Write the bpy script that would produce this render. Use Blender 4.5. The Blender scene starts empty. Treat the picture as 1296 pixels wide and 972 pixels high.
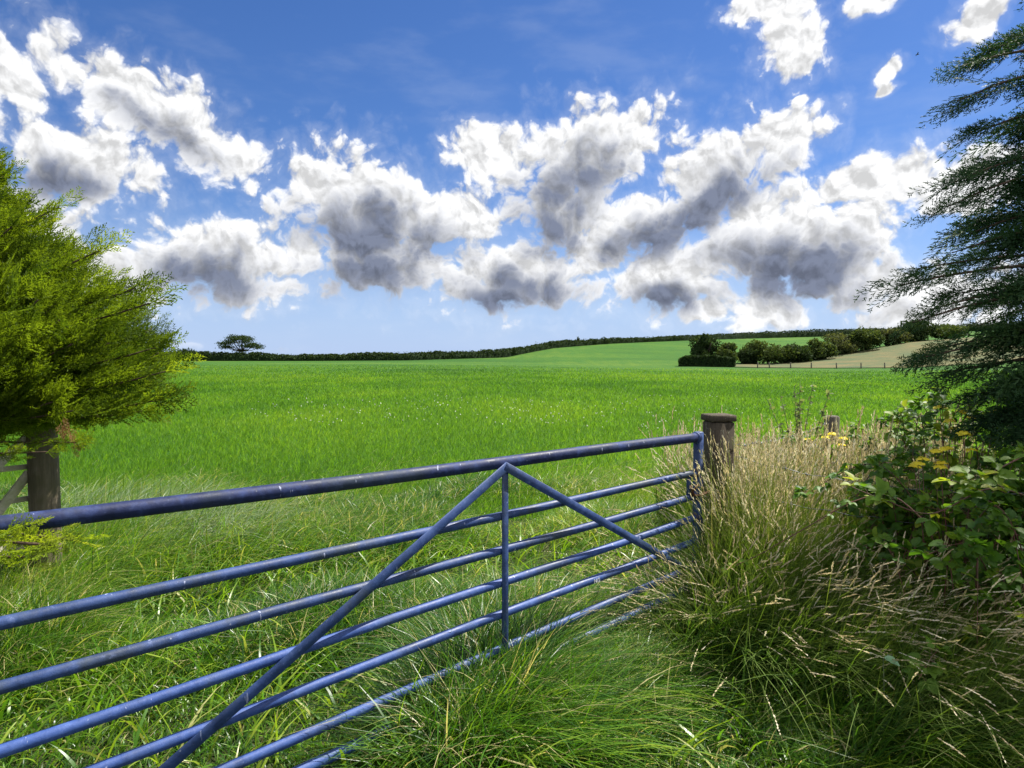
import bpy, bmesh, math, random
import numpy as np
from mathutils import Vector, Matrix

R = math.radians
rng = np.random.default_rng(7)
random.seed(7)
scene = bpy.context.scene
COL = scene.collection

# ------------------------------------------------------------------ camera
CAM_H, FPX, PITCH = 1.75, 880.0, math.atan(34/880)
cam_d = bpy.data.cameras.new('camera')
cam_d.sensor_width = 36.0
cam_d.lens = 36.0*FPX/1296.0
cam_d.clip_start, cam_d.clip_end = 0.05, 20000
cam = bpy.data.objects.new('camera', cam_d)
COL.objects.link(cam)
cam.location = (0, 0, CAM_H)
cam.rotation_euler = (R(90)-PITCH, 0, 0)
scene.camera = cam

def ray(px, py):
    """direction (per metre of depth along +Y) through a spot of the 1296x972 photograph"""
    a, b = (px-648)/FPX, (486-py)/FPX
    dx, dy, dz = a, math.cos(PITCH)+b*math.sin(PITCH), -math.sin(PITCH)+b*math.cos(PITCH)
    return dx/dy, dz/dy
def at(px, py, Y):
    u, w = ray(px, py)
    return Vector((u*Y, Y, CAM_H+w*Y))

# ------------------------------------------------------------------ light
SUN_EL, SUN_AZ = R(56), R(60)          # ahead of the camera, to the right
sun_d = bpy.data.lights.new('sun', 'SUN')
sun_d.energy, sun_d.angle, sun_d.color = 5.0, R(0.5), (1.0, 0.95, 0.86)
sun = bpy.data.objects.new('sun', sun_d)
COL.objects.link(sun)
sdir = Vector((math.sin(SUN_AZ)*math.cos(SUN_EL), math.cos(SUN_AZ)*math.cos(SUN_EL), math.sin(SUN_EL)))
sun.rotation_euler = sdir.to_track_quat('Z', 'Y').to_euler()
sun.location = sdir*50

vs = scene.view_settings
vs.view_transform, vs.look, vs.gamma, vs.exposure = 'Standard', 'None', 1.0, 1.15
vs.use_curve_mapping = False

# ------------------------------------------------------------------ sky
world = bpy.data.worlds.new('World')
scene.world = world
world.use_nodes = True
wt = world.node_tree
wt.nodes.clear()
def wn(kind, **kw):
    n = wt.nodes.new(kind)
    for k, v in kw.items(): setattr(n, k, v)
    return n
def wl(a, b): wt.links.new(a, b)
def wmath(op, a, b=None, c=None, clamp=False):
    n = wn('ShaderNodeMath', operation=op, use_clamp=clamp)
    for i, v in enumerate((a, b, c)):
        if v is None: continue
        if isinstance(v, (int, float)): n.inputs[i].default_value = v
        else: wl(v, n.inputs[i])
    return n.outputs[0]
def wstep(v, lo, hi):
    n = wn('ShaderNodeMapRange', interpolation_type='SMOOTHSTEP')
    wl(v, n.inputs[0]); n.inputs[1].default_value = lo; n.inputs[2].default_value = hi
    return n.outputs[0]
def wmix(f, a, b):
    n = wn('ShaderNodeMix', data_type='RGBA')
    if isinstance(f, float): n.inputs[0].default_value = f
    else: wl(f, n.inputs[0])
    for v, s in ((a, n.inputs[6]), (b, n.inputs[7])):
        if isinstance(v, tuple): s.default_value = (*v, 1)
        else: wl(v, s)
    return n.outputs[2]

SKY_STRENGTH = 0.10
sky = wn('ShaderNodeTexSky', sky_type='NISHITA', sun_disc=False)
sky.sun_elevation, sky.sun_rotation = SUN_EL, SUN_AZ
sky.altitude, sky.air_density, sky.dust_density, sky.ozone_density = 300, 1.0, 0.35, 2.5
hsv = wn('ShaderNodeHueSaturation')
hsv.inputs['Saturation'].default_value = 1.2
hsv.inputs['Value'].default_value = 0.46
wl(sky.outputs[0], hsv.inputs['Color'])

tc = wn('ShaderNodeTexCoord')
sp = wn('ShaderNodeSeparateXYZ'); wl(tc.outputs['Generated'], sp.inputs[0])
az = wmath('ARCTAN2', sp.outputs[0], sp.outputs[1])
el = wmath('ARCSINE', sp.outputs[2])
cb = wn('ShaderNodeCombineXYZ'); wl(az, cb.inputs[0]); wl(el, cb.inputs[1])
P0 = cb.outputs[0]
def wnoise(vec, scale, detail, rough, lac=2.0, dims='2D'):
    n = wn('ShaderNodeTexNoise', noise_dimensions=dims)
    n.inputs['Scale'].default_value = scale; n.inputs['Detail'].default_value = detail
    n.inputs['Roughness'].default_value = rough; n.inputs['Lacunarity'].default_value = lac
    wl(vec, n.inputs['Vector'])
    return n
def wvec(op, a, b=None, s=None):
    n = wn('ShaderNodeVectorMath', operation=op)
    wl(a, n.inputs[0])
    if b is not None:
        if isinstance(b, tuple): n.inputs[1].default_value = b
        else: wl(b, n.inputs[1])
    if s is not None: n.inputs['Scale'].default_value = s
    return n.outputs[0]
wc = wnoise(P0, 11.0, 3.0, 0.5).outputs['Color']
P1 = wvec('ADD', P0, wvec('SCALE', wvec('SUBTRACT', wc, (.5, .5, .5)), s=0.035))
wc2 = wnoise(P0, 42.0, 5.0, 0.6).outputs['Color']
P1b = wvec('ADD', P1, wvec('SCALE', wvec('SUBTRACT', wc2, (.5, .5, .5)), s=0.014))
def wbillow(vec):
    n = wn('ShaderNodeTexVoronoi', voronoi_dimensions='2D', feature='SMOOTH_F1')
    n.inputs['Scale'].default_value = 26.0; n.inputs['Detail'].default_value = 3.0
    n.inputs['Roughness'].default_value = 0.5; n.inputs['Lacunarity'].default_value = 2.1
    n.inputs['Smoothness'].default_value = 0.35
    wl(vec, n.inputs['Vector'])
    return wmath('SUBTRACT', 0.75, n.outputs['Distance'])
N1 = wnoise(P1, 10.0, 9.0, 0.58).outputs['Fac']
B1 = wbillow(P1b)
OFF = (0.0035, 0.0085, 0)
N2 = wnoise(wvec('ADD', P1, OFF), 10.0, 9.0, 0.58).outputs['Fac']
B2 = wbillow(wvec('ADD', P1b, OFF))

def azel(px, py):
    u, w = ray(px, py)
    return math.atan2(u, 1), math.atan2(w, math.hypot(u, 1))
def ellipses(rows, k, P=None):
    """nearest normalised distance to a set of cloud bodies given as direction, half width, half height, tilt"""
    acc = None
    for (px, py, rx, ry, rot) in rows:
        a, e = azel(px, py)
        a2, _ = azel(px+rx, py); _, e2 = azel(px, py-ry)
        m = wn('ShaderNodeMapping', vector_type='TEXTURE')
        wl(P or P1, m.inputs[0])
        m.inputs['Location'].default_value = (a, e, 0)
        m.inputs['Rotation'].default_value = (0, 0, R(rot))
        m.inputs['Scale'].default_value = (abs(a2-a), abs(e2-e), 1)
        n = wn('ShaderNodeVectorMath', operation='LENGTH'); wl(m.outputs[0], n.inputs[0])
        o = n.outputs['Value']
        acc = o if acc is None else wmath('SMOOTH_MIN', acc, o, k)
    return acc
CLOUDS = [  # px, py, half width, half height, tilt in degrees (counter-clockwise)
    (5, 95, 80, 46, -25), (150, 112, 118, 50, -20), (250, 165, 92, 50, -30), (95, 205, 132, 54, -6), (30, 290, 140, 62, -25),
    (275, 325, 125, 62, -5), (120, 345, 100, 46, 0),
    (465, 262, 120, 74, -8), (470, 325, 112, 60, 0), (575, 275, 72, 44, -14), (385, 322, 40, 34, 0), (420, 240, 66, 42, 0),
    (650, 345, 140, 54, 0), (735, 200, 112, 74, 12), (790, 172, 60, 50, 0), (615, 192, 58, 38, 10), (705, 262, 70, 66, -30), (760, 320, 60, 40, 0),
    (900, 228, 140, 58, 26), (990, 178, 54, 52, 0), (825, 278, 82, 48, 15), (960, 275, 80, 50, 10),
    (845, 357, 92, 46, 0), (1010, 315, 150, 72, 5), (1085, 300, 66, 62, 0), (965, 388, 70, 42, 0), (1090, 360, 70, 40, 0),
    (1100, 228, 140, 32, 6), (1210, 225, 90, 48, 0), (1190, 385, 130, 60, 0),
    (1008, 62, 52, 56, 20), (985, 5, 66, 26, 0), (1118, 92, 30, 15, 20), (1250, 10, 76, 30, 35), (1112, 116, 20, 11, 0), (1100, 5, 40, 18, 0),
    (1010, 128, 16, 9, 20), (230, 440, 34, 7, 0), (320, 445, 50, 6, 0), (890, 395, 40, 16, 0)]
CORES = [
    (470, 318, 118, 66, -3), (490, 265, 70, 44, -10), (745, 200, 76, 54, 32), (700, 268, 62, 50, -40), (925, 228, 112, 42, 30), (850, 288, 92, 36, 24), (1020, 342, 150, 52, 0), (680, 345, 96, 48, 0), (755, 330, 50, 40, 0),
    (200, 142, 96, 34, -28), (70, 218, 100, 32, 0), (265, 338, 92, 46, 0), (630, 380, 50, 20, 0),
    (850, 380, 60, 20, 0), (1005, 62, 20, 34, 0), (1195, 400, 90, 30, 0)]
LC = ellipses(CLOUDS, 0.16)
LK = ellipses(CORES, 0.22)
LU = ellipses([c for c in CLOUDS if c[2] >= 70 and 40 < c[0] < 1100], 0.16, wvec('ADD', P1, (0.012, 0.034, 0)))       # how deep the cloud still is a little nearer the sun
Nc = wmath('SUBTRACT', N1, 0.5)
Bc = wmath('SUBTRACT', B1, 0.30)
rough = wmath('ADD', wmath('MULTIPLY', Nc, 1.10), wmath('MULTIPLY', Bc, 0.70))
D = wmath('ADD', wmath('SUBTRACT', 1.25, LC), rough)
mask = wmath('MAXIMUM', wstep(D, -0.04, 0.34), wmath('MULTIPLY', wstep(D, -0.55, 0.25), 0.14))
K = wmath('ADD', wmath('SUBTRACT', 1.12, LK), wmath('MULTIPLY', rough, 0.38))
shade = wmath('MULTIPLY', wstep(K, -0.55, 0.70), wstep(wmath('ADD', wmath('SUBTRACT', 1.28, LU), wmath('MULTIPLY', rough, 0.65)), 0.05, 0.85))
rel = wmath('ADD', wmath('MULTIPLY', wmath('SUBTRACT', N1, N2), 1.9), wmath('MULTIPLY', wmath('SUBTRACT', B1, B2), 0.7))
rel = wmath('MINIMUM', wmath('MAXIMUM', wmath('ADD', 0.97, rel), 0.68), 1.12)
W = 0.46/SKY_STRENGTH
cl = wmix(shade, (0.97*W, 0.975*W, 0.985*W), (0.20*W, 0.23*W, 0.32*W))
cl2 = wn('ShaderNodeVectorMath', operation='SCALE'); wl(cl, cl2.inputs[0]); wl(rel, cl2.inputs['Scale'])
# thin high veil
veil = wmath('MULTIPLY', wstep(wnoise(wvec('MULTIPLY', P0, (3.0, 9.0, 1)), 1.6, 5.0, 0.55).outputs['Fac'], 0.48, 0.8), 0.10)
low = wstep(el, 0.24, -0.02)
tint = wvec('MULTIPLY', hsv.outputs[0], (0.85, 0.93, 1.22))
clear = wmix(wmath('MULTIPLY', low, 0.85), tint, (0.47*W, 0.63*W, 0.96*W))
base = wmix(veil, clear, (0.8*W, 0.86*W, 0.95*W))
above = wstep(el, 0.0, 0.05)
final = wmix(wmath('MULTIPLY', mask, above), base, cl2.outputs[0])
bg = wn('ShaderNodeBackground'); 
# unseen sky overhead and behind: bright broken cloud added as ambient fill
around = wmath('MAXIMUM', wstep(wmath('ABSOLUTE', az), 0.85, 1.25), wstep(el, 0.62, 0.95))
fill_cloud = wmath('MULTIPLY', wstep(wnoise(tc.outputs['Generated'], 2.6, 6.0, 0.6, dims='3D').outputs['Fac'], 0.44, 0.56), wstep(el, 0.02, 0.12))
final = wmix(wmath('MULTIPLY', around, fill_cloud), final, (1.40*W, 1.38*W, 1.37*W))
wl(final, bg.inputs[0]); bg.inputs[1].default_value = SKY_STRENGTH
wo = wn('ShaderNodeOutputWorld'); wl(bg.outputs[0], wo.inputs[0])
world.cycles.sampling_method = 'MANUAL'
world.cycles.sample_map_resolution = 1024

# ================================================================== helpers
class MB:
    """collects vertices, faces and per-vertex attributes and links them as one mesh object"""
    def __init__(self):
        self.v, self.f, self.a, self.n = [], [], {'tint': [], 'tip': []}, 0
    def add(self, verts, faces, tint=0.5, tip=0.0):
        verts = np.asarray(verts, float).reshape(-1, 3)
        for fs in (faces if isinstance(faces, (list, tuple)) and len(faces) and isinstance(faces[0], np.ndarray) and faces[0].ndim == 2 else [faces]):
            fs = np.asarray(fs, np.int64)
            if fs.size: self.f.append(fs + self.n)
        m = len(verts)
        self.v.append(verts)
        for k, x in (('tint', tint), ('tip', tip)):
            self.a[k].append(np.broadcast_to(np.asarray(x, float), (m,)))
        self.n += m
    def mesh(self, name, smooth=True):
        me = bpy.data.meshes.new(name)
        V = np.concatenate(self.v).astype(np.float32)
        me.vertices.add(len(V)); me.vertices.foreach_set('co', V.ravel())
        loops = np.concatenate([f.ravel() for f in self.f]).astype(np.int32)
        sizes = np.concatenate([np.full(len(f), f.shape[1], np.int32) for f in self.f])
        starts = np.concatenate([[0], np.cumsum(sizes)[:-1]]).astype(np.int32)
        me.loops.add(len(loops)); me.loops.foreach_set('vertex_index', loops)
        me.polygons.add(len(sizes)); me.polygons.foreach_set('loop_start', starts)
        me.polygons.foreach_set('loop_total', sizes)
        if smooth: me.polygons.foreach_set('use_smooth', np.ones(len(sizes), bool))
        for k, parts in self.a.items():
            at_ = me.attributes.new(k, 'FLOAT', 'POINT')
            at_.data.foreach_set('value', np.concatenate(parts).astype(np.float32))
        me.update(calc_edges=True)
        return me
    def build(self, name, material, parent=None, smooth=True):
        o = bpy.data.objects.new(name, self.mesh(name, smooth))
        o.data.materials.append(material)
        COL.objects.link(o)
        if parent is not None:
            o.parent = parent
            o.matrix_parent_inverse = Matrix.Translation(-Vector(parent.location))
        return o

def tag(o, label=None, cat=None, group=None, kind=None):
    if label: o['label'] = label
    if cat: o['category'] = cat
    if group: o['group'] = group
    if kind: o['kind'] = kind
    return o
def thing(name, loc, label, cat, group=None):
    o = bpy.data.objects.new(name, None)
    o.empty_display_size = 0.1
    COL.objects.link(o); o.location = loc
    return tag(o, label, cat, group)
def copy_tree(o, loc, rz=0, sc=1.0):
    c = o.copy(); COL.objects.link(c)
    c.location = loc; c.rotation_euler = (0, 0, rz); c.scale = (sc,)*3
    for ch in o.children:
        d = ch.copy(); COL.objects.link(d); d.parent = c
        for g in ch.children:
            e = g.copy(); COL.objects.link(e); e.parent = d
    return c

def unit(v):
    v = np.asarray(v, float)
    return v/np.maximum(np.linalg.norm(v, axis=-1, keepdims=True), 1e-9)

def tube(mb, pts, rad, seg=12, tint=0.5, tip=None, caps=True):
    """round bar along a line of points"""
    pts = np.asarray([tuple(p) for p in pts], float); n = len(pts)
    rad = np.broadcast_to(np.asarray(rad, float), (n,))
    t = unit(np.gradient(pts, axis=0))
    ref = np.array([0, 0, 1.0]) if abs(t[0][2]) < .9 else np.array([1.0, 0, 0])
    s = unit(np.cross(t, ref)); u = np.cross(s, t)
    ang = np.linspace(0, 2*np.pi, seg, endpoint=False)
    V = pts[:, None]+rad[:, None, None]*(np.cos(ang)[None, :, None]*s[:, None]+np.sin(ang)[None, :, None]*u[:, None])
    V = V.reshape(-1, 3)
    i = np.arange(n-1)[:, None]*seg; j = np.arange(seg)[None]; k = (j+1) % seg
    F = np.stack([i+j, i+k, i+seg+k, i+seg+j], -1).reshape(-1, 4)
    fl = [F]
    if caps:
        V = np.concatenate([V, pts[:1], pts[-1:]])
        jj = np.arange(seg); kk = (jj+1) % seg
        fl.append(np.stack([kk, jj, np.full(seg, n*seg)], -1))
        fl.append(np.stack([(n-1)*seg+jj, (n-1)*seg+kk, np.full(seg, n*seg+1)], -1))
    tp = 0.0 if tip is None else np.concatenate([np.repeat(np.asarray(tip, float), seg), [tip[0], tip[-1]]][:2 if caps else 1])
    mb.add(V, fl, tint, tp)

def bar(mb, a, b, w, d, across, bevel=0.003, tint=0.5):
    """flat bar from a to b: w wide along `across`, d thick the other way, with bevelled edges"""
    a, b, across = (np.asarray(tuple(x), float) for x in (a, b, across))
    t = unit(b-a); across = unit(across-t*np.dot(across, t)); n = np.cross(t, across)
    w2, d2, c = w/2, d/2, min(bevel, w/3, d/3)
    prof = [(-w2+c, -d2), (w2-c, -d2), (w2, -d2+c), (w2, d2-c), (w2-c, d2), (-w2+c, d2), (-w2, d2-c), (-w2, -d2+c)]
    rings = []
    for p, s in ((a, 0), (a+t*c, 1), (b-t*c, 1), (b, 0)):
        for x, y in prof:
            k = 1 if s else 1-c/max(w2, d2)
            rings.append(p+across*x*k+n*y*k)
    F = []
    for r in range(3):
        for j in range(8):
            k = (j+1) % 8
            F.append((r*8+j, r*8+k, r*8+8+k, r*8+8+j))
    mb.add(rings, [np.array(F), np.array([tuple(range(7, -1, -1)), tuple(range(24, 32))])], tint)

def value_noise(x, y, seed=0):
    """smooth random field, roughly -1..1"""
    g = np.random.default_rng(seed)
    out = 0
    for _ in range(6):
        a = g.uniform(0, 2*np.pi); f = g.uniform(.6, 1.7); ph = g.uniform(0, 6.28)
        out = out+np.sin((x*np.cos(a)+y*np.sin(a))*f+ph)
    return out/3.0

# ------------------------------------------------------------------ materials
def new_mat(name):
    m = bpy.data.materials.new(name); m.use_nodes = True
    nt = m.node_tree; nt.nodes.clear()
    out = nt.nodes.new('ShaderNodeOutputMaterial')
    return m, nt, out
def nd(nt, kind, **kw):
    n = nt.nodes.new(kind)
    for k, v in kw.items(): setattr(n, k, v)
    return n
def attr(nt, name):
    return nd(nt, 'ShaderNodeAttribute', attribute_name=name).outputs['Fac']
def ramp(nt, fac, stops):
    n = nd(nt, 'ShaderNodeValToRGB'); e = n.color_ramp.elements
    while len(e) < len(stops): e.new(0.5)
    for x, (p, c) in zip(e, stops): x.position = p; x.color = (*c, 1)
    nt.links.new(fac, n.inputs[0])
    return n.outputs[0]
def mixc(nt, f, a, b, mode='MIX'):
    n = nd(nt, 'ShaderNodeMix', data_type='RGBA', blend_type=mode)
    for v, s in ((f, n.inputs[0]), (a, n.inputs[6]), (b, n.inputs[7])):
        if isinstance(v, (int, float)): s.default_value = v
        elif isinstance(v, tuple): s.default_value = (*v, 1)
        else: nt.links.new(v, s)
    return n.outputs[2]
def noise(nt, vec, scale, detail=4, rough=.55):
    n = nd(nt, 'ShaderNodeTexNoise'); n.inputs['Scale'].default_value = scale
    n.inputs['Detail'].default_value = detail; n.inputs['Roughness'].default_value = rough
    if vec is not None: nt.links.new(vec, n.inputs['Vector'])
    return n.outputs['Fac']
def mrange(nt, v, a, b, c=0.0, d=1.0):
    n = nd(nt, 'ShaderNodeMapRange', interpolation_type='SMOOTHSTEP'); nt.links.new(v, n.inputs[0])
    for i, x in enumerate((a, b, c, d)): n.inputs[i+1].default_value = x
    return n.outputs[0]

def leaf_mat(name, stops, tipcol=None, trans=0.45, rough=0.55, spec=0.25, tcol=None, patch=None):
    """blades, needles and leaves: part of the light passes through them"""
    m, nt, out = new_mat(name)
    c = ramp(nt, attr(nt, 'tint'), stops)
    if patch:
        geo = nd(nt, 'ShaderNodeNewGeometry')
        f = mrange(nt, noise(nt, geo.outputs['Position'], patch[1], 3), .42, .64)
        c = mixc(nt, f, c, patch[0])
    if tipcol: c = mixc(nt, mrange(nt, attr(nt, 'tip'), .45, 1.0), c, tipcol)
    p = nd(nt, 'ShaderNodeBsdfPrincipled'); p.inputs['Roughness'].default_value = rough
    p.inputs['Specular IOR Level'].default_value = spec
    nt.links.new(c, p.inputs['Base Color'])
    t = nd(nt, 'ShaderNodeBsdfTranslucent')
    tc_ = mixc(nt, 1.0, c, tcol or (1.5, 1.45, 0.7), 'MULTIPLY')
    nt.links.new(tc_, t.inputs[0])
    mx = nd(nt, 'ShaderNodeMixShader'); mx.inputs[0].default_value = trans
    nt.links.new(p.outputs[0], mx.inputs[1]); nt.links.new(t.outputs[0], mx.inputs[2])
    nt.links.new(mx.outputs[0], out.inputs[0])
    return m

def wood_mat(name, dark, light, green=None, scale=(60, 60, 4), lichen=None):
    m, nt, out = new_mat(name)
    tcn = nd(nt, 'ShaderNodeTexCoord'); mp = nd(nt, 'ShaderNodeMapping'); mp.inputs['Scale'].default_value = scale
    nt.links.new(tcn.outputs['Object'], mp.inputs[0])
    g = noise(nt, mp.outputs[0], 1.0, 6, .65)
    c = ramp(nt, g, [(.3, dark), (.7, light)])
    blot = noise(nt, tcn.outputs['Object'], 5.0, 4)
    if green: c = mixc(nt, mrange(nt, blot, .48, .68, 0, .75), c, green)
    if lichen: c = mixc(nt, mrange(nt, noise(nt, tcn.outputs['Object'], 38.0, 5, .7), .60, .66, 0, .7), c, lichen)
    p = nd(nt, 'ShaderNodeBsdfPrincipled'); p.inputs['Roughness'].default_value = .85
    p.inputs['Specular IOR Level'].default_value = .2
    nt.links.new(c, p.inputs['Base Color'])
    bp = nd(nt, 'ShaderNodeBump'); bp.inputs['Strength'].default_value = .9; bp.inputs['Distance'].default_value = .008
    nt.links.new(g, bp.inputs['Height']); nt.links.new(bp.outputs[0], p.inputs['Normal'])
    nt.links.new(p.outputs[0], out.inputs[0])
    return m

def paint_mat(name, dark, mid_, light, grime, bloom=.45, spec=.4):
    """old blue gate paint: chalky, scuffed, with pale scratches and green-black grime"""
    m, nt, out = new_mat(name)
    tcn = nd(nt, 'ShaderNodeTexCoord'); ob = tcn.outputs['Object']
    a = noise(nt, ob, 9, 8, .7)
    c = ramp(nt, a, [(.30, dark), (.52, mid_), (.75, light)])
    # dull grime
    gr = mrange(nt, noise(nt, ob, 2.6, 7, .65), .46, .66, 0, grime)
    c = mixc(nt, gr, c, (.028, .040, .055))
    # chalky bloom
    ch = mrange(nt, noise(nt, ob, 42, 6, .75), .54, .76, 0, bloom)
    c = mixc(nt, ch, c, (.17, .22, .42))
    # scratches across the bars and lichen spots
    mp = nd(nt, 'ShaderNodeMapping'); mp.inputs['Scale'].default_value = (34, 34, 6); nt.links.new(ob, mp.inputs[0])
    sc = mrange(nt, noise(nt, mp.outputs[0], 1.0, 3, .6), .685, .715, 0, .6)
    c = mixc(nt, sc, c, (.42, .46, .62))
    vo = nd(nt, 'ShaderNodeTexVoronoi'); vo.inputs['Scale'].default_value = 19; vo.inputs['Randomness'].default_value = 1; nt.links.new(ob, vo.inputs['Vector'])
    sp_ = mrange(nt, vo.outputs['Distance'], .085, .05, 0, .5)
    few = nd(nt, 'ShaderNodeMath', operation='MULTIPLY'); nt.links.new(sp_, few.inputs[0]); nt.links.new(mrange(nt, noise(nt, ob, 5.5, 2), .52, .62), few.inputs[1]); sp_ = few.outputs[0]
    c = mixc(nt, sp_, c, (.45, .48, .50))
    p = nd(nt, 'ShaderNodeBsdfPrincipled'); nt.links.new(c, p.inputs['Base Color'])
    r = mrange(nt, a, .3, .7, .42, .68); nt.links.new(r, p.inputs['Roughness'])
    p.inputs['Specular IOR Level'].default_value = spec
    bp = nd(nt, 'ShaderNodeBump'); bp.inputs['Strength'].default_value = .35; bp.inputs['Distance'].default_value = .003
    nt.links.new(noise(nt, ob, 60, 5, .7), bp.inputs['Height']); nt.links.new(bp.outputs[0], p.inputs['Normal'])
    nt.links.new(p.outputs[0], out.inputs[0])
    return m
def plain_mat(name, c1, c2, scale=20, rough=.8, metal=0.0):
    m, nt, out = new_mat(name)
    tcn = nd(nt, 'ShaderNodeTexCoord')
    c = ramp(nt, noise(nt, tcn.outputs['Object'], scale, 6, .65), [(.35, c1), (.65, c2)])
    p = nd(nt, 'ShaderNodeBsdfPrincipled'); nt.links.new(c, p.inputs['Base Color'])
    p.inputs['Roughness'].default_value = rough; p.inputs['Metallic'].default_value = metal
    nt.links.new(p.outputs[0], out.inputs[0])
    return m

# ================================================================== the land
def col(px): return ray(px, 452)[0]
# for each bearing: foot of the slope, middle of the slope, hedge line (depth, row in the photograph)
_T = [  # px,  Yfoot, row, Ymid, row, Yhedge, row
    (-900, 160, 458, 168, 457.5, 176, 457.0),
    (400, 160, 458, 165, 457.4, 172, 456.8),
    (520, 160, 458, 165, 457.2, 176, 456.0),
    (640, 158, 459, 176, 456.0, 195, 452.3),
    (700, 156, 461, 184, 451.0, 215, 440.5),
    (770, 154, 463, 190, 449.5, 235, 434.9),
    (880, 150, 464.5, 195, 450, 262, 430.3),
    (960, 150, 466, 200, 452, 300, 428.0),
    (1060, 150, 467, 178, 448.5, 320, 425.5),
    (1150, 150, 467, 177, 434, 330, 423.0),
    (1300, 145, 467, 176, 422, 330, 416.0),
    (2200, 140, 467, 182, 424, 330, 418.0)]
_TU = np.array([col(r[0]) for r in _T])
def _z(Y, row): return CAM_H+ray(648, row)[1]*Y
_TP = np.array([[r[1], _z(r[1], r[2]), r[3], _z(r[3], r[4]), r[5], _z(r[5], r[6])] for r in _T])
def hedge_line(u): return np.interp(u, _TU, _TP[:, 4])
def ground(X, Y):
    X = np.asarray(X, float); Y = np.asarray(Y, float)
    u = X/np.maximum(Y, 3.0)
    p = [np.interp(u, _TU, _TP[:, k]) for k in range(6)]
    yf, zf, ym, zm, yh, zh = p
    t0 = np.clip((Y-18)/(yf-18), 0, 1)
    z = zf*t0**1.3
    t1 = np.clip((Y-yf)/(ym-yf), 0, 1); z = z+(zm-zf)*t1
    t2 = np.clip((Y-ym)/(yh-ym), 0, 1); z = z+(zh-zm)*t2
    z = z-np.clip(Y-yh-8, 0, None)*0.012
    near = np.clip((Y-5)/20, 0, 1)
    z = z+value_noise(X*.9, Y*.9, 3)*0.035*(1-near)+value_noise(X*.05, Y*.05, 4)*0.12*near*np.clip((150-Y)/60, 0, 1)
    return z
def gz(x, y): return float(ground(x, y))

def field_mat():
    m, nt, out = new_mat('field_turf')
    geo = nd(nt, 'ShaderNodeNewGeometry'); pos = geo.outputs['Position']
    mp = nd(nt, 'ShaderNodeMapping'); mp.inputs['Scale'].default_value = (.018, .05, .05); nt.links.new(pos, mp.inputs[0])
    big = noise(nt, mp.outputs[0], 1.0, 5, .6)
    fine = noise(nt, pos, 2.2, 6, .7)
    mp2 = nd(nt, 'ShaderNodeMapping'); mp2.inputs['Scale'].default_value = (.45, .10, .3); nt.links.new(pos, mp2.inputs[0])
    mid = noise(nt, mp2.outputs[0], 1.0, 7, .72)
    c = ramp(nt, big, [(.36, (.024, .072, .010)), (.50, (.040, .102, .011)), (.64, (.072, .130, .016))])
    c = mixc(nt, mrange(nt, mid, .40, .66, 0, .65), c, (.024, .088, .014))
    c = mixc(nt, mrange(nt, fine, .45, .7, 0, .45), c, (.065, .140, .018))
    # bare thatch close to the gateway
    sx = nd(nt, 'ShaderNodeSeparateXYZ'); nt.links.new(pos, sx.inputs[0])
    nearf = mrange(nt, sx.outputs[1], 12, 6)
    c = mixc(nt, nearf, c, mixc(nt, mrange(nt, fine, .4, .6), (.020, .032, .008), (.045, .055, .018)))
    p = nd(nt, 'ShaderNodeBsdfPrincipled'); nt.links.new(c, p.inputs['Base Color'])
    p.inputs['Roughness'].default_value = .9; p.inputs['Specular IOR Level'].default_value = .1
    bp = nd(nt, 'ShaderNodeBump'); bp.inputs['Strength'].default_value = .8; bp.inputs['Distance'].default_value = .25
    nt.links.new(fine, bp.inputs['Height']); nt.links.new(bp.outputs[0], p.inputs['Normal'])
    nt.links.new(p.outputs[0], out.inputs[0])
    return m

def sheet(name, us, ys, mat, dz=0.0):
    U, Yg = np.meshgrid(us, ys)
    X = U*np.maximum(Yg, 0)+U*6.0*(Yg < 1e9)
    Z = ground(X, Yg)+dz
    nu, ny = len(us), len(ys)
    i = np.arange(ny-1)[:, None]*nu; j = np.arange(nu-1)[None]
    F = np.stack([i+j, i+j+1, i+nu+j+1, i+nu+j], -1).reshape(-1, 4)
    mb = MB(); mb.add(np.stack([X, Yg, Z], -1), F)
    return mb.build(name, mat)
us = np.concatenate([[-30, -12, -6, -3], np.linspace(-1.8, 1.8, 280), [3, 6, 12, 30]])
ys = np.concatenate([np.linspace(-30, 0, 16)[:-1], np.linspace(0, 12, 60)[:-1], np.geomspace(12, 130, 60)[:-1], np.linspace(130, 350, 150)[:-1], np.geomspace(350, 9000, 30)])
tag(sheet('field', us, ys, field_mat()), kind='structure')

# dry uncut bank beyond the field's far right edge
def dry_mat():
    m, nt, out = new_mat('dry_bank')
    geo = nd(nt, 'ShaderNodeNewGeometry'); pos = geo.outputs['Position']
    mp = nd(nt, 'ShaderNodeMapping'); mp.inputs['Scale'].default_value = (.12, .3, .6); nt.links.new(pos, mp.inputs[0])
    a = noise(nt, mp.outputs[0], 1, 7, .7)
    c = ramp(nt, a, [(.34, (.026, .055, .009)), (.48, (.058, .068, .013)), (.66, (.105, .082, .019))])
    p = nd(nt, 'ShaderNodeBsdfPrincipled'); nt.links.new(c, p.inputs['Base Color']); p.inputs['Roughness'].default_value = .95
    bp = nd(nt, 'ShaderNodeBump'); bp.inputs['Strength'].default_value = .6; bp.inputs['Distance'].default_value = .3
    nt.links.new(a, bp.inputs['Height']); nt.links.new(bp.outputs[0], p.inputs['Normal'])
    nt.links.new(p.outputs[0], out.inputs[0])
    return m
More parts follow.
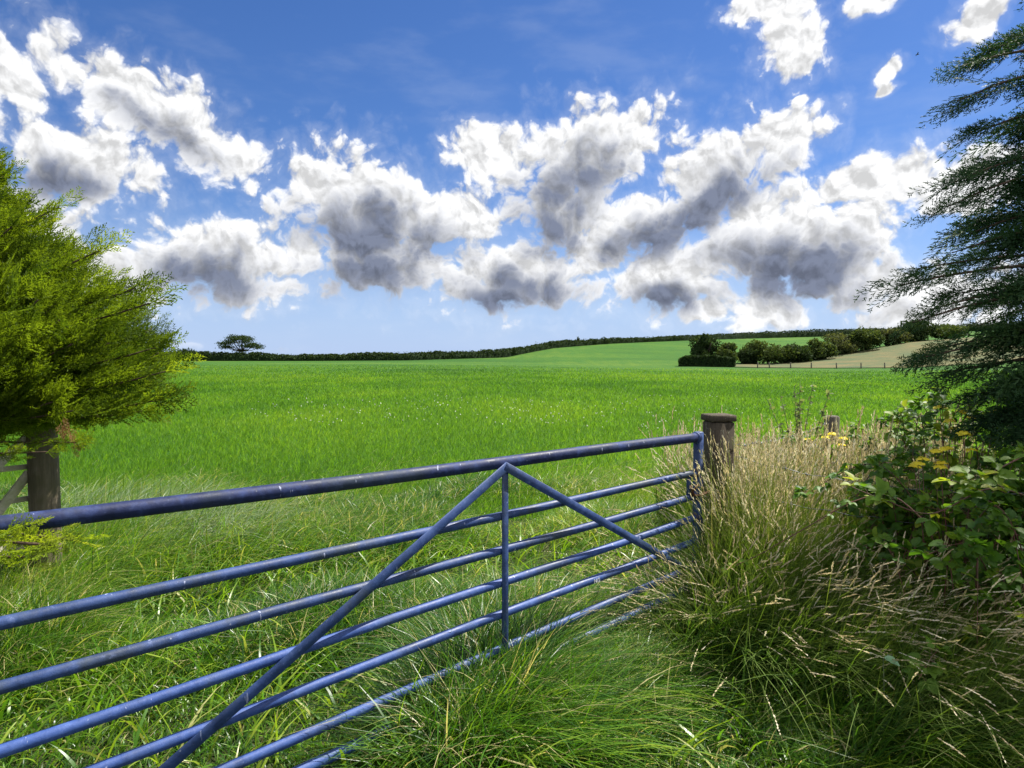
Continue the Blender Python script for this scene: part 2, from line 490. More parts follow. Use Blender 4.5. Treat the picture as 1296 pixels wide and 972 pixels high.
def bank():
    us_ = np.linspace(col(930), col(1500), 90); k = np.linspace(0, 1, 40)
    U, Kk = np.meshgrid(us_, k)
    y0 = 151+0*U; y1 = np.interp(U, [col(930), col(1010), col(1060), col(1150), col(1250)], [160, 167, 176, 177, 180])
    Yg = y0+(y1-y0)*Kk; X = U*Yg; Z = ground(X, Yg)+0.12
    nu, ny = len(us_), len(k)
    i = np.arange(ny-1)[:, None]*nu; j = np.arange(nu-1)[None]
    F = np.stack([i+j, i+j+1, i+nu+j+1, i+nu+j], -1).reshape(-1, 4)
    mb = MB(); mb.add(np.stack([X, Yg, Z], -1), F)
    tag(mb.build('dry_meadow_bank', dry_mat()), kind='structure')
bank()

# ================================================================== hedges, trees and bushes far off
M_hedge = leaf_mat('hedge_leaf', [(0, (.014, .028, .010)), (.5, (.028, .050, .016)), (1, (.055, .080, .024))], trans=.25, spec=.08, rough=.8)
M_bush = leaf_mat('bush_leaf', [(0, (.022, .040, .012)), (.5, (.050, .078, .020)), (1, (.10, .125, .036))], trans=.3, spec=.08, rough=.8)
M_bush2 = leaf_mat('bush_leaf_pale', [(0, (.03, .045, .015)), (.5, (.065, .08, .028)), (1, (.12, .13, .055))], trans=.3, spec=.08, rough=.8)
M_bark = wood_mat('bark', (.030, .024, .018), (.085, .070, .052), scale=(20, 20, 4))

def leaf_cards(mb, C, size, tint, updir=None):
    """small four-cornered leaf clumps turned every way"""
    n = len(C)
    a = unit(rng.normal(size=(n, 3))); b = unit(np.cross(a, rng.normal(size=(n, 3))))
    s = np.broadcast_to(np.asarray(size), (n,))*rng.uniform(.6, 1.3, n)
    s = s[:, None]
    V = np.stack([C-a*s, C+b*s*.55-a*s*.1, C+a*s, C-b*s*.55+a*s*.15], 1).reshape(-1, 3)
    F = np.arange(4*n).reshape(n, 4)
    mb.add(V, F, np.repeat(np.broadcast_to(tint, (n,)), 4))

def far_hedge(name, label, u0, u1, hfun, width, n, mat, dens_top=1.0):
    uu = rng.uniform(u0, u1, n)
    Yh = hedge_line(uu)
    off = rng.normal(0, .33, n)*width
    h = hfun(uu)
    # ragged top: lumps at several sizes
    lump = 1+.10*value_noise(uu*130, uu*0, 5)+.07*value_noise(uu*600, uu*0, 6)
    hh = np.maximum(h*lump, .4)
    s = rng.uniform(0, 1, n)**.6
    Yp = Yh+off*np.sqrt(np.maximum(1-s**3, .1))
    X = uu*Yp; Z = ground(uu*Yh, Yh)+s*hh
    mb = MB()
    leaf_cards(mb, np.stack([X, Yp, Z], -1), .25, rng.uniform(0, 1, n)*.5+.5*s*rng.uniform(.2, 1, n))
    # stray shoots
    k = int(n*.02); uu = rng.uniform(u0, u1, k); Yh = hedge_line(uu)
    leaf_cards(mb, np.stack([uu*Yh, Yh, ground(uu*Yh, Yh)+hfun(uu)*(.98+rng.exponential(.05, k))], -1), .22, rng.uniform(.3, 1, k))
    # packed inside of the hedge
    us_ = np.linspace(u0, u1, 160); Yh = hedge_line(us_)
    base = ground(us_*Yh, Yh)
    prof = [(-.38*width, -.3), (-.30*width, .62), (0, .82), (.30*width, .62), (.38*width, -.3)]
    V = np.stack([np.stack([us_*(Yh+dy), Yh+dy, base+hfun(us_)*k_*(1+.15*value_noise(us_*260, us_*0, 5))], -1) for dy, k_ in prof], 1)
    i = np.arange(159)[:, None]*5; j = np.arange(4)[None]
    F = np.stack([i+j, i+j+1, i+5+j+1, i+5+j], -1).reshape(-1, 4)
    mb.add(V.reshape(-1, 3), F, .1)
    o = mb.build(name, mat, smooth=False)
    return tag(o, label, 'hedge')
def hl(u): return np.interp(u, [col(150), col(250), col(330), col(360), col(400), col(460), col(520), col(640)], [2.2, 2.3, 2.0, 1.5, 1.5, 1.9, 2.0, 1.9])
far_hedge('field_hedge', 'long dark level hedge along the far edge of the field, under the lone flat-topped tree', col(-150), col(575), hl, 2.6, 26000, M_hedge)
def hr(u): return np.interp(u, [col(570), col(640), col(720), col(790), col(880), col(960), col(1034), col(1200)], [1.9, 2.2, 1.9, 1.7, 1.9, 2.5, 3.2, 3.4])
far_hedge('hilltop_hedge', 'dark hedge climbing the green hill and running along its skyline', col(562), col(1420), hr, 3.0, 40000, M_hedge)

def lumpy_points(n, r, lobes, seed, fill=.35):
    """points through the volume of an uneven crown made of many lobes"""
    g = np.random.default_rng(seed)
    C = []
    for _ in range(lobes):
        d = unit(g.normal(size=3)); d[2] = d[2]*.8-.05
        C.append((d*g.uniform(.35, .75), g.uniform(.26, .48)))
    pts = []
    per = n//lobes+1
    for c, s in C:
        d = unit(g.normal(size=(per, 3))); q = g.uniform(fill, 1, (per, 1))**.5
        pts.append(c+d*q*s*(1+.25*g.normal(size=(per, 1))*.6))
    P = np.concatenate(pts)[:n]
    return P*np.asarray(r)

def far_bush(name, px, row_base, row_top, wpx, Y, label, cat, mat, n=3600, seed=1, group=None, trunk=True, leaf=.30, flat=1.0):
    u = col(px); X = u*Y; zb = gz(X, Y)
    zt = CAM_H+ray(px, row_top)[1]*Y
    h = max(zt-zb, .8); w = wpx/FPX*Y/2
    t = thing(name, (X, Y, zb-.05), label, cat, group)
    P = lumpy_points(n, (w*1.3, w*1.0, h*.62), 13, seed)
    P[:, 2] += h*.46
    P[:, 2] = np.maximum(P[:, 2], .02*h+abs(rng.normal(0, .1, len(P))))
    P += np.array([X, Y, zb])
    mb = MB(); leaf_cards(mb, P, leaf, np.clip(rng.uniform(0, .8, n)+.2*(P[:, 2]-zb)/h, 0, 1))
    mb.build('crown', mat, t, smooth=False)
    mb = MB()
    base = np.array([X, Y, zb-.2])
    for k in range(5):
        tipp = base+np.array([rng.uniform(-.6, .6)*w, rng.uniform(-.4, .4)*w, h*rng.uniform(.55, .85)])
        mid = base*.5+tipp*.5+rng.normal(0, .08*h, 3)
        tube(mb, [base, mid, tipp], [.13, .08, .03], 6)
    mb.build('trunk', M_bark, t)
    return t
HG = 'bushes of the hedgerow above the dry bank'
BUSH = [ # px, row base, row top, width px, depth, label, material
    (892, 456, 421, 34, 166, 'tall dark bush at the outer end of the hedgerow, above the clipped hedge', M_hedge),
    (920, 456, 429, 34, 163, 'round mid-green bush beside the tall end bush, above the clipped hedge', M_bush),
    (948, 458, 438, 30, 165, 'low dull bush just past the clipped hedge', M_hedge),
    (972, 458, 427, 54, 166, 'broad ragged bush behind the fence posts, with sky-lit shoots on top', M_bush),
    (1008, 458, 432, 40, 167, 'dull brownish-green bush in the middle of the hedgerow', M_hedge),
    (1034, 457, 427, 44, 170, 'olive bush left of the pale willowy bush', M_bush),
    (1066, 456, 419, 46, 177, 'pale willowy grey-green bush of the hedgerow', M_bush2),
    (1095, 450, 413, 44, 178, 'mid-green bush on the rise where the bank climbs', M_bush),
    (1122, 446, 410, 40, 181, 'olive bush beside the tall rounded tree on the rise', M_bush2),
    (1158, 441, 402, 54, 183, 'tall rounded dark tree at the top of the rise', M_hedge),
    (1196, 438, 408, 50, 185, 'dark bush half hidden by the drooping conifer', M_bush)]
for k, (px, rb, rt, w, Y, lab, m_) in enumerate(BUSH):
    far_bush('hedgerow_bush', px, rb, rt, w, Y, lab, 'bush', m_, seed=20+k, group=HG, leaf=.36 if k != 6 else .30)

# clipped hedge at the field corner
def clipped_hedge():
    n = 5200; px0, px1, Y = 859, 931, 152.5
    mb = MB()
    uu = rng.uniform(col(px0), col(px1), n); s = rng.uniform(0, 1, n)**.7
    top = np.interp(uu, [col(859), col(866), col(900), col(931)], [1.5, 2.2, 2.5, 2.1])*(1+.06*value_noise(uu*500, uu*0, 8))
    Yp = Y+rng.uniform(-1.0, 1.0, n)
    leaf_cards(mb, np.stack([uu*Yp, Yp, ground(uu*Yp, Yp)+s*top], -1), .26, rng.uniform(0, .7, n))
    us_ = np.linspace(col(px0+2), col(px1-2), 24)
    tp = np.interp(us_, [col(859), col(866), col(900), col(931)], [1.2, 1.9, 2.2, 1.8])
    V = np.stack([np.stack([us_*(Y+dy), Y+dy+0*us_, ground(us_*Y, Y+0*us_)+k_*tp], -1) for dy, k_ in ((-.8, -.1), (-.75, .95), (.75, .95), (.8, -.1))], 1)
    i = np.arange(23)[:, None]*4; j = np.arange(3)[None]
    mb.add(V.reshape(-1, 3), np.stack([i+j, i+j+1, i+4+j+1, i+4+j], -1).reshape(-1, 4), .1)
    tag(mb.build('clipped_hedge', M_hedge, smooth=False), 'low dark clipped hedge at the field corner in front of the hedgerow', 'hedge')
clipped_hedge()

# lone flat-topped tree behind the hedge
def lone_tree():
    px, Y = 303, 176.0
    u = col(px); X = u*Y; zb = gz(X, Y)
    t = thing('flat_topped_pine', (X, Y, zb), 'lone wind-shaped tree with a low spreading crown standing above the hedge', 'tree')
    s = Y/FPX                      # metres per photo pixel here
    ztop = CAM_H+ray(px, 424)[1]*Y; zmid = CAM_H+ray(px, 436)[1]*Y; z0 = CAM_H+ray(px, 447)[1]*Y
    mb = MB()
    b = np.array([X+4*s, Y, zb-.2])
    fork = np.array([X+3*s, Y, z0+2*s])
    tube(mb, [b, (b+fork)/2+[.12, 0, 0], fork], [.30, .24, .2], 8)
    lim = MB()
    ends = []
    for dx, dz in ((-17, 11), (-12, 15), (-7, 18), (-2, 20.5), (4, 20), (8, 18.5), (13, 15), (17, 11), (20, 8), (-14, 7), (10, 9)):
        for yy in (-1, 1):
            e = np.array([X+dx*s+rng.normal(0, .3), Y+yy*rng.uniform(.3, 3.2), z0+dz*s])
            m_ = fork*.45+e*.55+np.array([0, 0, -.35])
            tube(lim, [fork, m_, e], [.13, .08, .03], 6); ends.append(e)
    mb.build('trunk', M_bark, t); lim.build('limb', M_bark, t)
    cr = MB()
    P = []
    for e in ends:
        for _ in range(3):
            c = e+rng.normal(0, (.75, .6, .16), 3)
            P.append(c+rng.normal(0, 1, (85, 3))*np.array([.62, .6, .20]))
    P = np.concatenate(P)
    P = P[P[:, 2] < ztop+.15]
    leaf_cards(cr, P, .17, rng.uniform(0, 1, len(P)))
    cr.build('crown', M_hedge, t, smooth=False)
lone_tree()
far_bush('rounded_bush', 238, 450, 440.5, 24, 174, 'low rounded bush rising out of the level hedge', 'bush', M_hedge, n=1500, seed=61)
# small trees on the skyline of the hill
far_bush('skyline_tree', 731.5, 432, 425.5, 6, 233, 'small tufted tree standing on the hedge of the hill skyline', 'tree', M_hedge, n=420, seed=63, leaf=.25)
for px, rt in ((738.5, 427), (742.5, 427.3)):
    far_bush('skyline_sapling', px, 432, rt, 3.0, 235, 'thin sapling beside the tufted tree on the hill skyline', 'tree', M_hedge, n=120, seed=int(px), group='saplings on the hill skyline', leaf=.2)
for px, rt, w, lab in ((750, 427.2, 10, 'low bush on the hill skyline just past the saplings'), (765, 426.3, 14, 'wider bush on the hill skyline past the low bush'), (646, 437.5, 12, 'dark bush poking out of the hedge where the hill starts to rise')):
    far_bush('skyline_bush', px, 434, rt, w, hedge_line(col(px)), lab, 'bush', M_hedge, n=500, seed=int(px), leaf=.26)
# far fence posts at the edge of the dry bank
M_post = wood_mat('weathered_wood', (.060, .052, .042), (.16, .14, .115), green=(.055, .065, .03))
first = None
for k, (px, lab) in enumerate(((959, 'weathered'), (974, ''), (1001, ''), (1027, ''), (1059, ''), (1090, ''), (1120, ''))):
    Y = 150.4; X = col(px)*Y; z = gz(X, Y)
    if first is None:
        mb = MB(); bar(mb, (0, 0, -.3), (0, 0, 1.25), .2, .2, (1, 0, 0), .02)
        first = mb.build('far_fence_post', M_post); o = first
    else:
        o = first.copy(); COL.objects.link(o)
    o.location = (X, Y, z+.05); o.rotation_euler = (rng.normal(0, .04), rng.normal(0, .06), rng.uniform(0, 3))
    tag(o, 'short wooden post of the fence along the foot of the dry bank', 'fence post', 'fence posts along the dry bank')

# ================================================================== the gate
M_paint = paint_mat('gate_paint', (.008, .020, .066), (.018, .045, .145), (.048, .092, .25), .85)
M_paint_low = paint_mat('gate_paint_skylit', (.012, .034, .13), (.030, .070, .235), (.075, .135, .34), .65)  # lower rails: brightening by skylight put into a lighter blue
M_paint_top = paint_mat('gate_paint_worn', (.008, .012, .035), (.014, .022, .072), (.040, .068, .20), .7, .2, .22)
M_rust = plain_mat('rusty_iron', (.05, .022, .012), (.14, .06, .03), 60, .85, .3)
M_rustb = plain_mat('rusty_blue_paint', (.03, .04, .09), (.11, .055, .03), 45, .8)
M_white = plain_mat('worn_white_paint', (.55, .55, .55), (.75, .75, .75), 80, .7)
# the gate stands in an upright plane through the two ends of its top rail
GY_R = 4.45
g_r = at(884, 553.5, GY_R)
_u, _w = ray(4, 665.5)
GY_L = (g_r.z-CAM_H)/_w
g_l = at(4, 665.5, GY_L)
gdir = Vector((g_l.x-g_r.x, g_l.y-g_r.y, 0)); GLEN = gdir.length; gdir.normalize()
gnor = Vector((-gdir.y, gdir.x, 0))
if gnor.y > 0: gnor = -gnor                 # towards the camera
def on_gate(px, py):
    u, w = ray(px, py)
    # (u*Y, Y) = g_r.xy + s*gdir
    den = u*gdir.y-gdir.x
    s = (g_r.x-u*g_r.y)/den
    p = Vector((g_r.x+gdir.x*s, g_r.y+gdir.y*s, 0)); p.z = CAM_H+w*p.y
    return p, s
GL = GLEN+0.22
gate = thing('field_gate', (g_r.x, g_r.y, gz(g_r.x, g_r.y)), 'long seven-bar tubular steel field gate in scuffed blue paint', 'gate')
rail_px = [((884, 553.5), (4, 665.5)), ((884, 598), (0, 790)), ((880, 628), (0, 870)), ((872, 657), (0, 950)), ((866, 688), (130, 970)), ((845, 727), (290, 970)), ((840, 755), (392, 969))]
rails = []
for k, (a, b) in enumerate(rail_px):
    za, zb_ = on_gate(*a)[0].z, on_gate(*b)[0].z
    rails.append((za, zb_, on_gate(*b)[1]))
def gp(s, z, off=0.0): return (g_r.x+gdir.x*s+gnor.x*off, g_r.y+gdir.y*s+gnor.y*off, z)
for k, (za, zb_, sb) in enumerate(rails):
    mb = MB(); r = .030 if k == 0 else (.0215 if k < 6 else .0235)
    slope = (zb_-za)/sb
    ss = np.linspace(0.0, GL, 40)
    pts = [gp(s, za+slope*s+.003*math.sin(s*2.1+k)) for s in ss]
    tube(mb, pts, r, 16)
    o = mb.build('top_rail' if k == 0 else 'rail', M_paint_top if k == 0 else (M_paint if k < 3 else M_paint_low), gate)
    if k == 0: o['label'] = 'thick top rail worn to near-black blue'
def rz(k, s): za, zb_, sb = rails[k]; return za+(zb_-za)/sb*s
# weld collars where the rails meet the stile, and the bolt at the head of the braces
for k in range(7):
    mb = MB(); r = .033 if k == 0 else .0245
    z0 = rz(k, 0)
    tube(mb, [gp(.024, z0), gp(.028, z0), gp(.034, z0), gp(.040, z0)], [r+.003, r+.006, r+.004, r-.002], 14)
    mb.build('weld', M_rustb if k % 2 else M_paint, gate)
# stiles
mb = MB(); bar(mb, gp(.0, rz(6, 0)-.04), gp(.0, rz(0, 0)+.036), .05, .052, gdir, .006); mb.build('stile', M_paint, gate, smooth=False)
mb = MB(); bar(mb, gp(GL, rz(6, GL)-.04), gp(GL, rz(0, GL)+.03), .05, .052, gdir, .006); mb.build('stile', M_paint, gate, smooth=False)
# upright and braces of flat bar on the camera's side
off = .026
_, sm = on_gate(635, 700)
zt = rz(0, sm)-.012
mb = MB(); bar(mb, gp(sm, rz(6, sm)-.02, off), gp(sm, zt, off), .038, .008, gdir, .002); mb.build('upright_bar', M_paint, gate, smooth=False)
p2, s2 = on_gate(240, 937)
ang_dz = (p2.z-zt)/(s2-sm)
mb = MB(); s_end = min(GL, sm+(rz(6, sm)-zt)/ang_dz); bar(mb, gp(s_end, zt+ang_dz*(s_end-sm), off+.009), gp(sm-.012, zt, off+.009), .044, .008, (0, 0, 1), .002); mb.build('brace', M_paint, gate, smooth=False)
p3, s3 = on_gate(862, 716)
mb = MB(); bar(mb, gp(s3-.05, p3.z-.04, off+.009), gp(sm+.012, zt, off+.009), .044, .008, (0, 0, 1), .002); mb.build('brace', M_paint, gate, smooth=False)
# pale bands where old strapping rubbed the paint off: worn lettering on the fifth bar
_, sn = on_gate(752, 737)
cu = bpy.data.curves.new('lettering', 'FONT'); cu.body = 'NG'; cu.size = .034; cu.extrude = .0006
cu.align_x = 'CENTER'; cu.align_y = 'CENTER'
lt = bpy.data.objects.new('lettering', cu); COL.objects.link(lt); cu.materials.append(M_white)
pass
lt.location = gp(sn, rz(4, sn)-.004, .0222)
xa = -gdir if gdir.x < 0 else gdir
lt.matrix_world = Matrix.Translation(lt.location) @ Matrix(((xa.x, 0, gnor.x), (xa.y, 0, gnor.y), (0, 1, 0))).to_4x4()
mw = lt.matrix_world.copy()
me = bpy.data.meshes.new_from_object(lt); bpy.data.objects.remove(lt); me.transform(mw)
lt = bpy.data.objects.new('lettering', me); COL.objects.link(lt); lt.parent = gate
lt.matrix_parent_inverse = Matrix.Translation(-Vector(gate.location))
# latch: a short lug between bars and a rusty ring
mb = MB(); bar(mb, gp(.10, rz(1, .1), .0), gp(.10, rz(2, .1), .0), .028, .02, gdir, .003); mb.build('latch_lug', M_paint, gate)
mb = MB(); c0 = np.array(gp(.045, rz(2, .0)+.045, .03))
ring = [c0+np.array(gdir)*.055*math.cos(t)+np.array([0, 0, 1])*.034*math.sin(t)+np.array(gnor)*.012*math.sin(2*t) for t in np.linspace(0, 2*np.pi, 25)]
tube(mb, ring, .0075, 8, caps=False)
tube(mb, [np.array(gp(.11, rz(2, .1)+.085, .02)), np.array(gp(.09, rz(2, .1)+.02, .035)), np.array(gp(.03, rz(2, 0)+.015, .05)), np.array(gp(-.05, rz(2, 0)+.03, .05))], .008, 8)
mb.build('latch_ring', M_rust, gate)

# ------------------------------------------------------------------ posts
M_oak = wood_mat('grey_oak', (.028, .022, .015), (.095, .076, .053), green=(.060, .068, .024), scale=(45, 45, 3), lichen=(.26, .27, .20))
Yp = 4.62
c = at(909, 560, Yp); c.z = gz(c.x, c.y)
post = thing('gate_post', c, 'square grey wooden post with a wider flat cap at the latch of the blue gate', 'post')
ztop = CAM_H+ray(900, 533)[1]*Yp
mb = MB(); bar(mb, (c.x, c.y, c.z-.3), (c.x, c.y, ztop), .16, .16, (1, .12, 0), .010); mb.build('shaft', M_oak, post, smooth=False)
mb = MB(); bar(mb, (c.x, c.y, ztop+.003), (c.x, c.y, ztop+.046),   .178, .178, (1, .12, 0), .006); mb.build('cap', M_oak, post, smooth=False)

Yl = 5.0
c = at(55, 600, Yl); zg = gz(c.x, c.y)
M_round = wood_mat('round_post_wood', (.075, .060, .042), (.20, .165, .12), green=(.10, .09, .05), scale=(35, 35, 2.5))
mb = MB(); ztop = CAM_H+ray(55, 528)[1]*Yl
zz = np.concatenate([np.linspace(zg-.3, ztop-.02, 14), [ztop-.006, ztop]]); rr = np.concatenate([np.linspace(.103, .096, 14), [.092, .08]])
tube(mb, [(c.x+.004*math.sin(3*z), c.y, z) for z in zz], rr, 28)
tag(mb.build('round_post', M_round), 'thick round wooden post under the bright conifer, beside the slatted hurdle', 'post')

# slatted hurdle to the left of the round post
M_slat = wood_mat('silvered_slat', (.38, .34, .25), (.62, .57, .45), green=(.34, .36, .18), scale=(5, 40, 40))
Yh = 5.12
hc = at(-40, 620, 4.6); hur = thing('slatted_hurdle', (hc.x, hc.y, gz(hc.x, hc.y)), 'pale wooden hurdle of crossed weathered slats behind the round post', 'hurdle')
HD = Vector((-.36, -.93, 0)); HN = Vector((.93, -.36, 0))      # it runs from the post towards the camera, its face to the sun
def on_hurdle(px, py, dy):
    u, w = ray(px, py); ox, oy = -3.47-HN.x*dy, 5.02-HN.y*dy
    s = (u*oy-ox)/(HD.x-u*HD.y)
    Y = oy+HD.y*s
    return Vector((u*Y, Y, CAM_H+w*Y))
def slat(p, q, w_px, dy, name='slat'):
    a, b = on_hurdle(*p, dy), on_hurdle(*q, dy)
    mb = MB(); bar(mb, a, b, w_px*.52/FPX*Yh, .022, HD if abs((b-a).normalized().z) > .85 else (0, 0, 1), .004); mb.build(name, M_slat, hur, smooth=False)
slat((-150, 735), (37, 550), 20, -.03)
slat((-110, 785), (37, 598), 22, -.03)
slat((-60, 775), (37, 652), 22, -.03)
slat((-190, 615), (40, 590), 12, .0, 'rail')
slat((-190, 668), (40, 630), 12, .0, 'rail')
slat((-190, 745), (40, 690), 20, .0, 'rail')
slat((-175, 540), (-175, 800), 26, .03, 'upright')

# fence to the right: a weathered post, wires
fp = at(1050, 560, 7.2); zf = gz(fp.x, fp.y)
mb = MB(); zt_ = CAM_H+ray(1050, 526)[1]*7.2
bar(mb, (fp.x, fp.y, zf-.3), (fp.x+.02, fp.y, zt_), .12, .12, (1, .3, 0), .015)
tag(mb.build('fence_post', M_post, smooth=False), 'weathered fence post with a broken top among the dry grass', 'fence post')
M_wire = plain_mat('galvanised_wire', (.10, .105, .11), (.22, .23, .24), 90, .5, .8)
gpost = Vector((post.location.x+.08, post.location.y, 0))
nearp = Vector((3.35, 3.6, 0))
def wire(a, b, sag, label, barbs=True):
    mb = MB(); n = 40
    pts = []
    for k in range(n):
        t = k/(n-1); p = Vector(a).lerp(Vector(b), t); p.z -= sag*4*t*(1-t)
        p.z += .006*math.sin(k*1.3); p.y += .008*math.sin(k*.9); pts.append(p)
    tube(mb, pts, .0022, 5)
    if barbs:
        L = (Vector(b)-Vector(a)).length
        for k in range(int(L/.13)):
            t = (k+.5)/(L/.13); i = t*(n-1); i0 = int(i); q = pts[i0].lerp(pts[min(i0+1, n-1)], i-i0)
            for s in (-1, 1):
                d = Vector((rng.normal(0, .3), s*.5, rng.choice([-1, 1])))*.014
                tube(mb, [q-d, q+d], .0018, 4)
            tube(mb, [q-Vector((.006, 0, 0)), q+Vector((.006, 0, 0))], .0045, 5)
    tag(mb.build('barbed_wire' if barbs else 'plain_wire', M_wire), label, 'wire', 'wires of the fence beside the gate post')
for z, sag, lab in ((1.16, .05, 'barbed wire strand running from high on the gate post back to the weathered fence post'), (1.02, .09, 'slack lower barbed strand running from the gate post back to the weathered fence post')):
    wire((gpost.x, gpost.y, z), (fp.x, fp.y, z-.08), sag, lab)
for z, sag, lab, bb in ((1.10, .12, 'barbed wire running from the gate post forward into the brambles, uppermost there', True), (.86, .08, 'thin plain wire at mid height running from the gate post into the brambles', False), (.60, .05, 'low thin wire running from the gate post through the tall grass to the brambles', False)):
    wire((gpost.x, gpost.y-.05, z), (nearp.x, nearp.y, z-.02), sag, lab, bb)
# the post out by the brambles that the near wires end at
mb = MB(); bar(mb, (nearp.x, nearp.y, gz(nearp.x, nearp.y)-.3), (nearp.x, nearp.y, 1.25), .1, .1, (1, 0, 0), .012)
tag(mb.build('fence_post', M_post, smooth=False), 'fence post inside the brambles where the forward wires end', 'fence post')

# ================================================================== grass
def blades(mb, P, h, w, az, lean, curl, tint, nseg=4, twist=None):
    """curved tapering blades rooted at P; lean and curl as shares of the height"""
    n = len(P)
    h, w, az, lean, curl, tint = (np.broadcast_to(np.asarray(x, float), (n,)) for x in (h, w, az, lean, curl, tint))
    d = np.stack([np.cos(az), np.sin(az), 0*az], -1)
    tw = rng.uniform(0, np.pi, n) if twist is None else twist
    side = np.stack([np.cos(tw), np.sin(tw), 0*tw], -1)
    t = np.linspace(0, 1, nseg+1)
    rows, tips = [], []
    for k, s in enumerate(t):
        horiz = lean*s+curl*s*s
        drop = np.clip(curl, 0, 1.5)*.42*s**3+.12*np.abs(lean)*s*s
        c = P+d*(horiz*h)[:, None]
        c = c+np.array([0, 0, 1.])*(h*(s-drop))[:, None]
        if k == nseg:
            rows.append(c[:, None]); tips.append(np.full((n, 1), 1.0))
        else:
            ww = (w*(.75+.5*s if s < .4 else .95*(1-s)/.6*.9+.1))[:, None]*.5
            rows.append(np.stack([c-side*ww, c+side*ww], 1)); tips.append(np.full((n, 2), s))
    V = np.concatenate(rows, 1); T = np.concatenate(tips, 1); m = 2*nseg+1
    base = np.arange(n)[:, None]*m
    q = np.array([[2*k, 2*k+1, 2*k+3, 2*k+2] for k in range(nseg-1)])
    Fq = (base[:, :, None]+q[None]).reshape(-1, 4)
    Ft = base+np.array([[2*nseg-2, 2*nseg-1, 2*nseg]])
    mb.add(V.reshape(-1, 3), [Fq, Ft] if nseg > 1 else [Ft], np.repeat(tint, m), T.ravel())

def stems(mb, hb, P, h, az, lean, curl, tint, head=.12, spik=9, w=.0028, sw=.0045, sl=.020, spread=.35, htint=None):
    """flowering grass stems with a head of small spikelets"""
    n = len(P); nseg = 5
    h, az, lean, curl, tint = (np.broadcast_to(np.asarray(x, float), (n,)) for x in (h, az, lean, curl, tint))
    d = np.stack([np.cos(az), np.sin(az), 0*az], -1)
    def cen(s):
        horiz = lean*s+curl*s*s
        drop = np.clip(curl, 0, 1.5)*.42*s**3+.12*np.abs(lean)*s*s
        return P+d*(horiz*h)[:, None]+np.array([0, 0, 1.])*(h*(s-drop))[:, None]
    tw = rng.uniform(0, np.pi, n); side = np.stack([np.cos(tw), np.sin(tw), 0*tw], -1)
    t = np.linspace(0, 1, nseg+1)
    V = np.stack([np.stack([cen(s)-side*w*.5*(1-.5*s), cen(s)+side*w*.5*(1-.5*s)], 1) for s in t], 1)
    m = 2*(nseg+1)
    q = np.array([[2*k, 2*k+1, 2*k+3, 2*k+2] for k in range(nseg)])
    F = ((np.arange(n)*m)[:, None, None]+q[None]).reshape(-1, 4)
    mb.add(V.reshape(-1, 3), F, np.repeat(tint, m), np.tile(np.repeat(t, 2), n))
    hl = np.broadcast_to(np.asarray(head, float), (n,))*rng.uniform(.6, 1.3, n)
    ht = rng.uniform(0, 1, n) if htint is None else np.broadcast_to(htint, (n,))
    for k in range(spik):
        s = 1-hl/np.maximum(h, .05)*(k/spik)
        c = cen(s); ax = unit(cen(np.minimum(s+.02, 1.02))-cen(s-.02))
        o = unit(np.cross(ax, rng.normal(size=(n, 3))))
        taper = .55+.9*math.sin(math.pi*min(1, (k+1)/(spik+.5)))**.7*.6
        dd = unit(ax+o*spread*rng.uniform(.3, 1.3, (n, 1)))
        L = (sl*taper*rng.uniform(.7, 1.3, n))[:, None]; ww = (sw*taper)*np.ones((n, 1))
        b = unit(np.cross(dd, rng.normal(size=(n, 3))))
        V = np.stack([c, c+dd*L*.45+b*ww*.5, c+dd*L, c+dd*L*.45-b*ww*.5], 1).reshape(-1, 3)
        hb.add(V, np.arange(4*n).reshape(n, 4), np.repeat(np.clip(ht+rng.normal(0, .12, n), 0, 1), 4), .5)

def place(X, Y, dz=-.01):
    return np.stack([X, Y, ground(X, Y)+dz], -1)
def wedge(n, y0, y1, k=.80, mode='log'):
    """points across the view between two depths; 'log' keeps the density even in the picture"""
    r = rng.uniform(0, 1, n)
    Y = y0*(y1/y0)**r if mode == 'log' else np.sqrt(y0*y0+(y1*y1-y0*y0)*r)
    return rng.uniform(-k, k, n)*Y, Y
def patch_tint(X, Y, seed=9, f=1.0):
    return .5+.34*value_noise(X*f, Y*f, seed)+.2*value_noise(X*f*3.1, Y*f*3.1, seed+1)
GREEN = [(0, (.022, .075, .008)), (.35, (.064, .170, .011)), (.62, (.145, .265, .016)), (.86, (.25, .33, .03)), (1, (.46, .41, .20))]
M_field = leaf_mat('field_blade', [(0, (.046, .125, .014)), (.5, (.098, .225, .017)), (1, (.185, .30, .026))], trans=.55, rough=.55, spec=.15)
M_verge = leaf_mat('verge_blade', GREEN, tipcol=None, trans=.45, rough=.36, spec=.5)
M_dryb = leaf_mat('dry_stem', [(0, (.030, .088, .009)), (.45, (.068, .145, .014)), (.75, (.15, .19, .035)), (1, (.40, .33, .16))], tipcol=(.13, .19, .03), trans=.45, rough=.6)
M_head = leaf_mat('grass_head', [(0, (.28, .26, .13)), (.35, (.48, .40, .23)), (.7, (.62, .53, .35)), (1, (.72, .67, .52))], trans=.4, rough=.7, tcol=(1.15, 1.1, .85))
M_ghead = leaf_mat('green_grass_head', [(0, (.08, .14, .03)), (.5, (.20, .24, .08)), (1, (.42, .42, .22))], trans=.4, rough=.6)

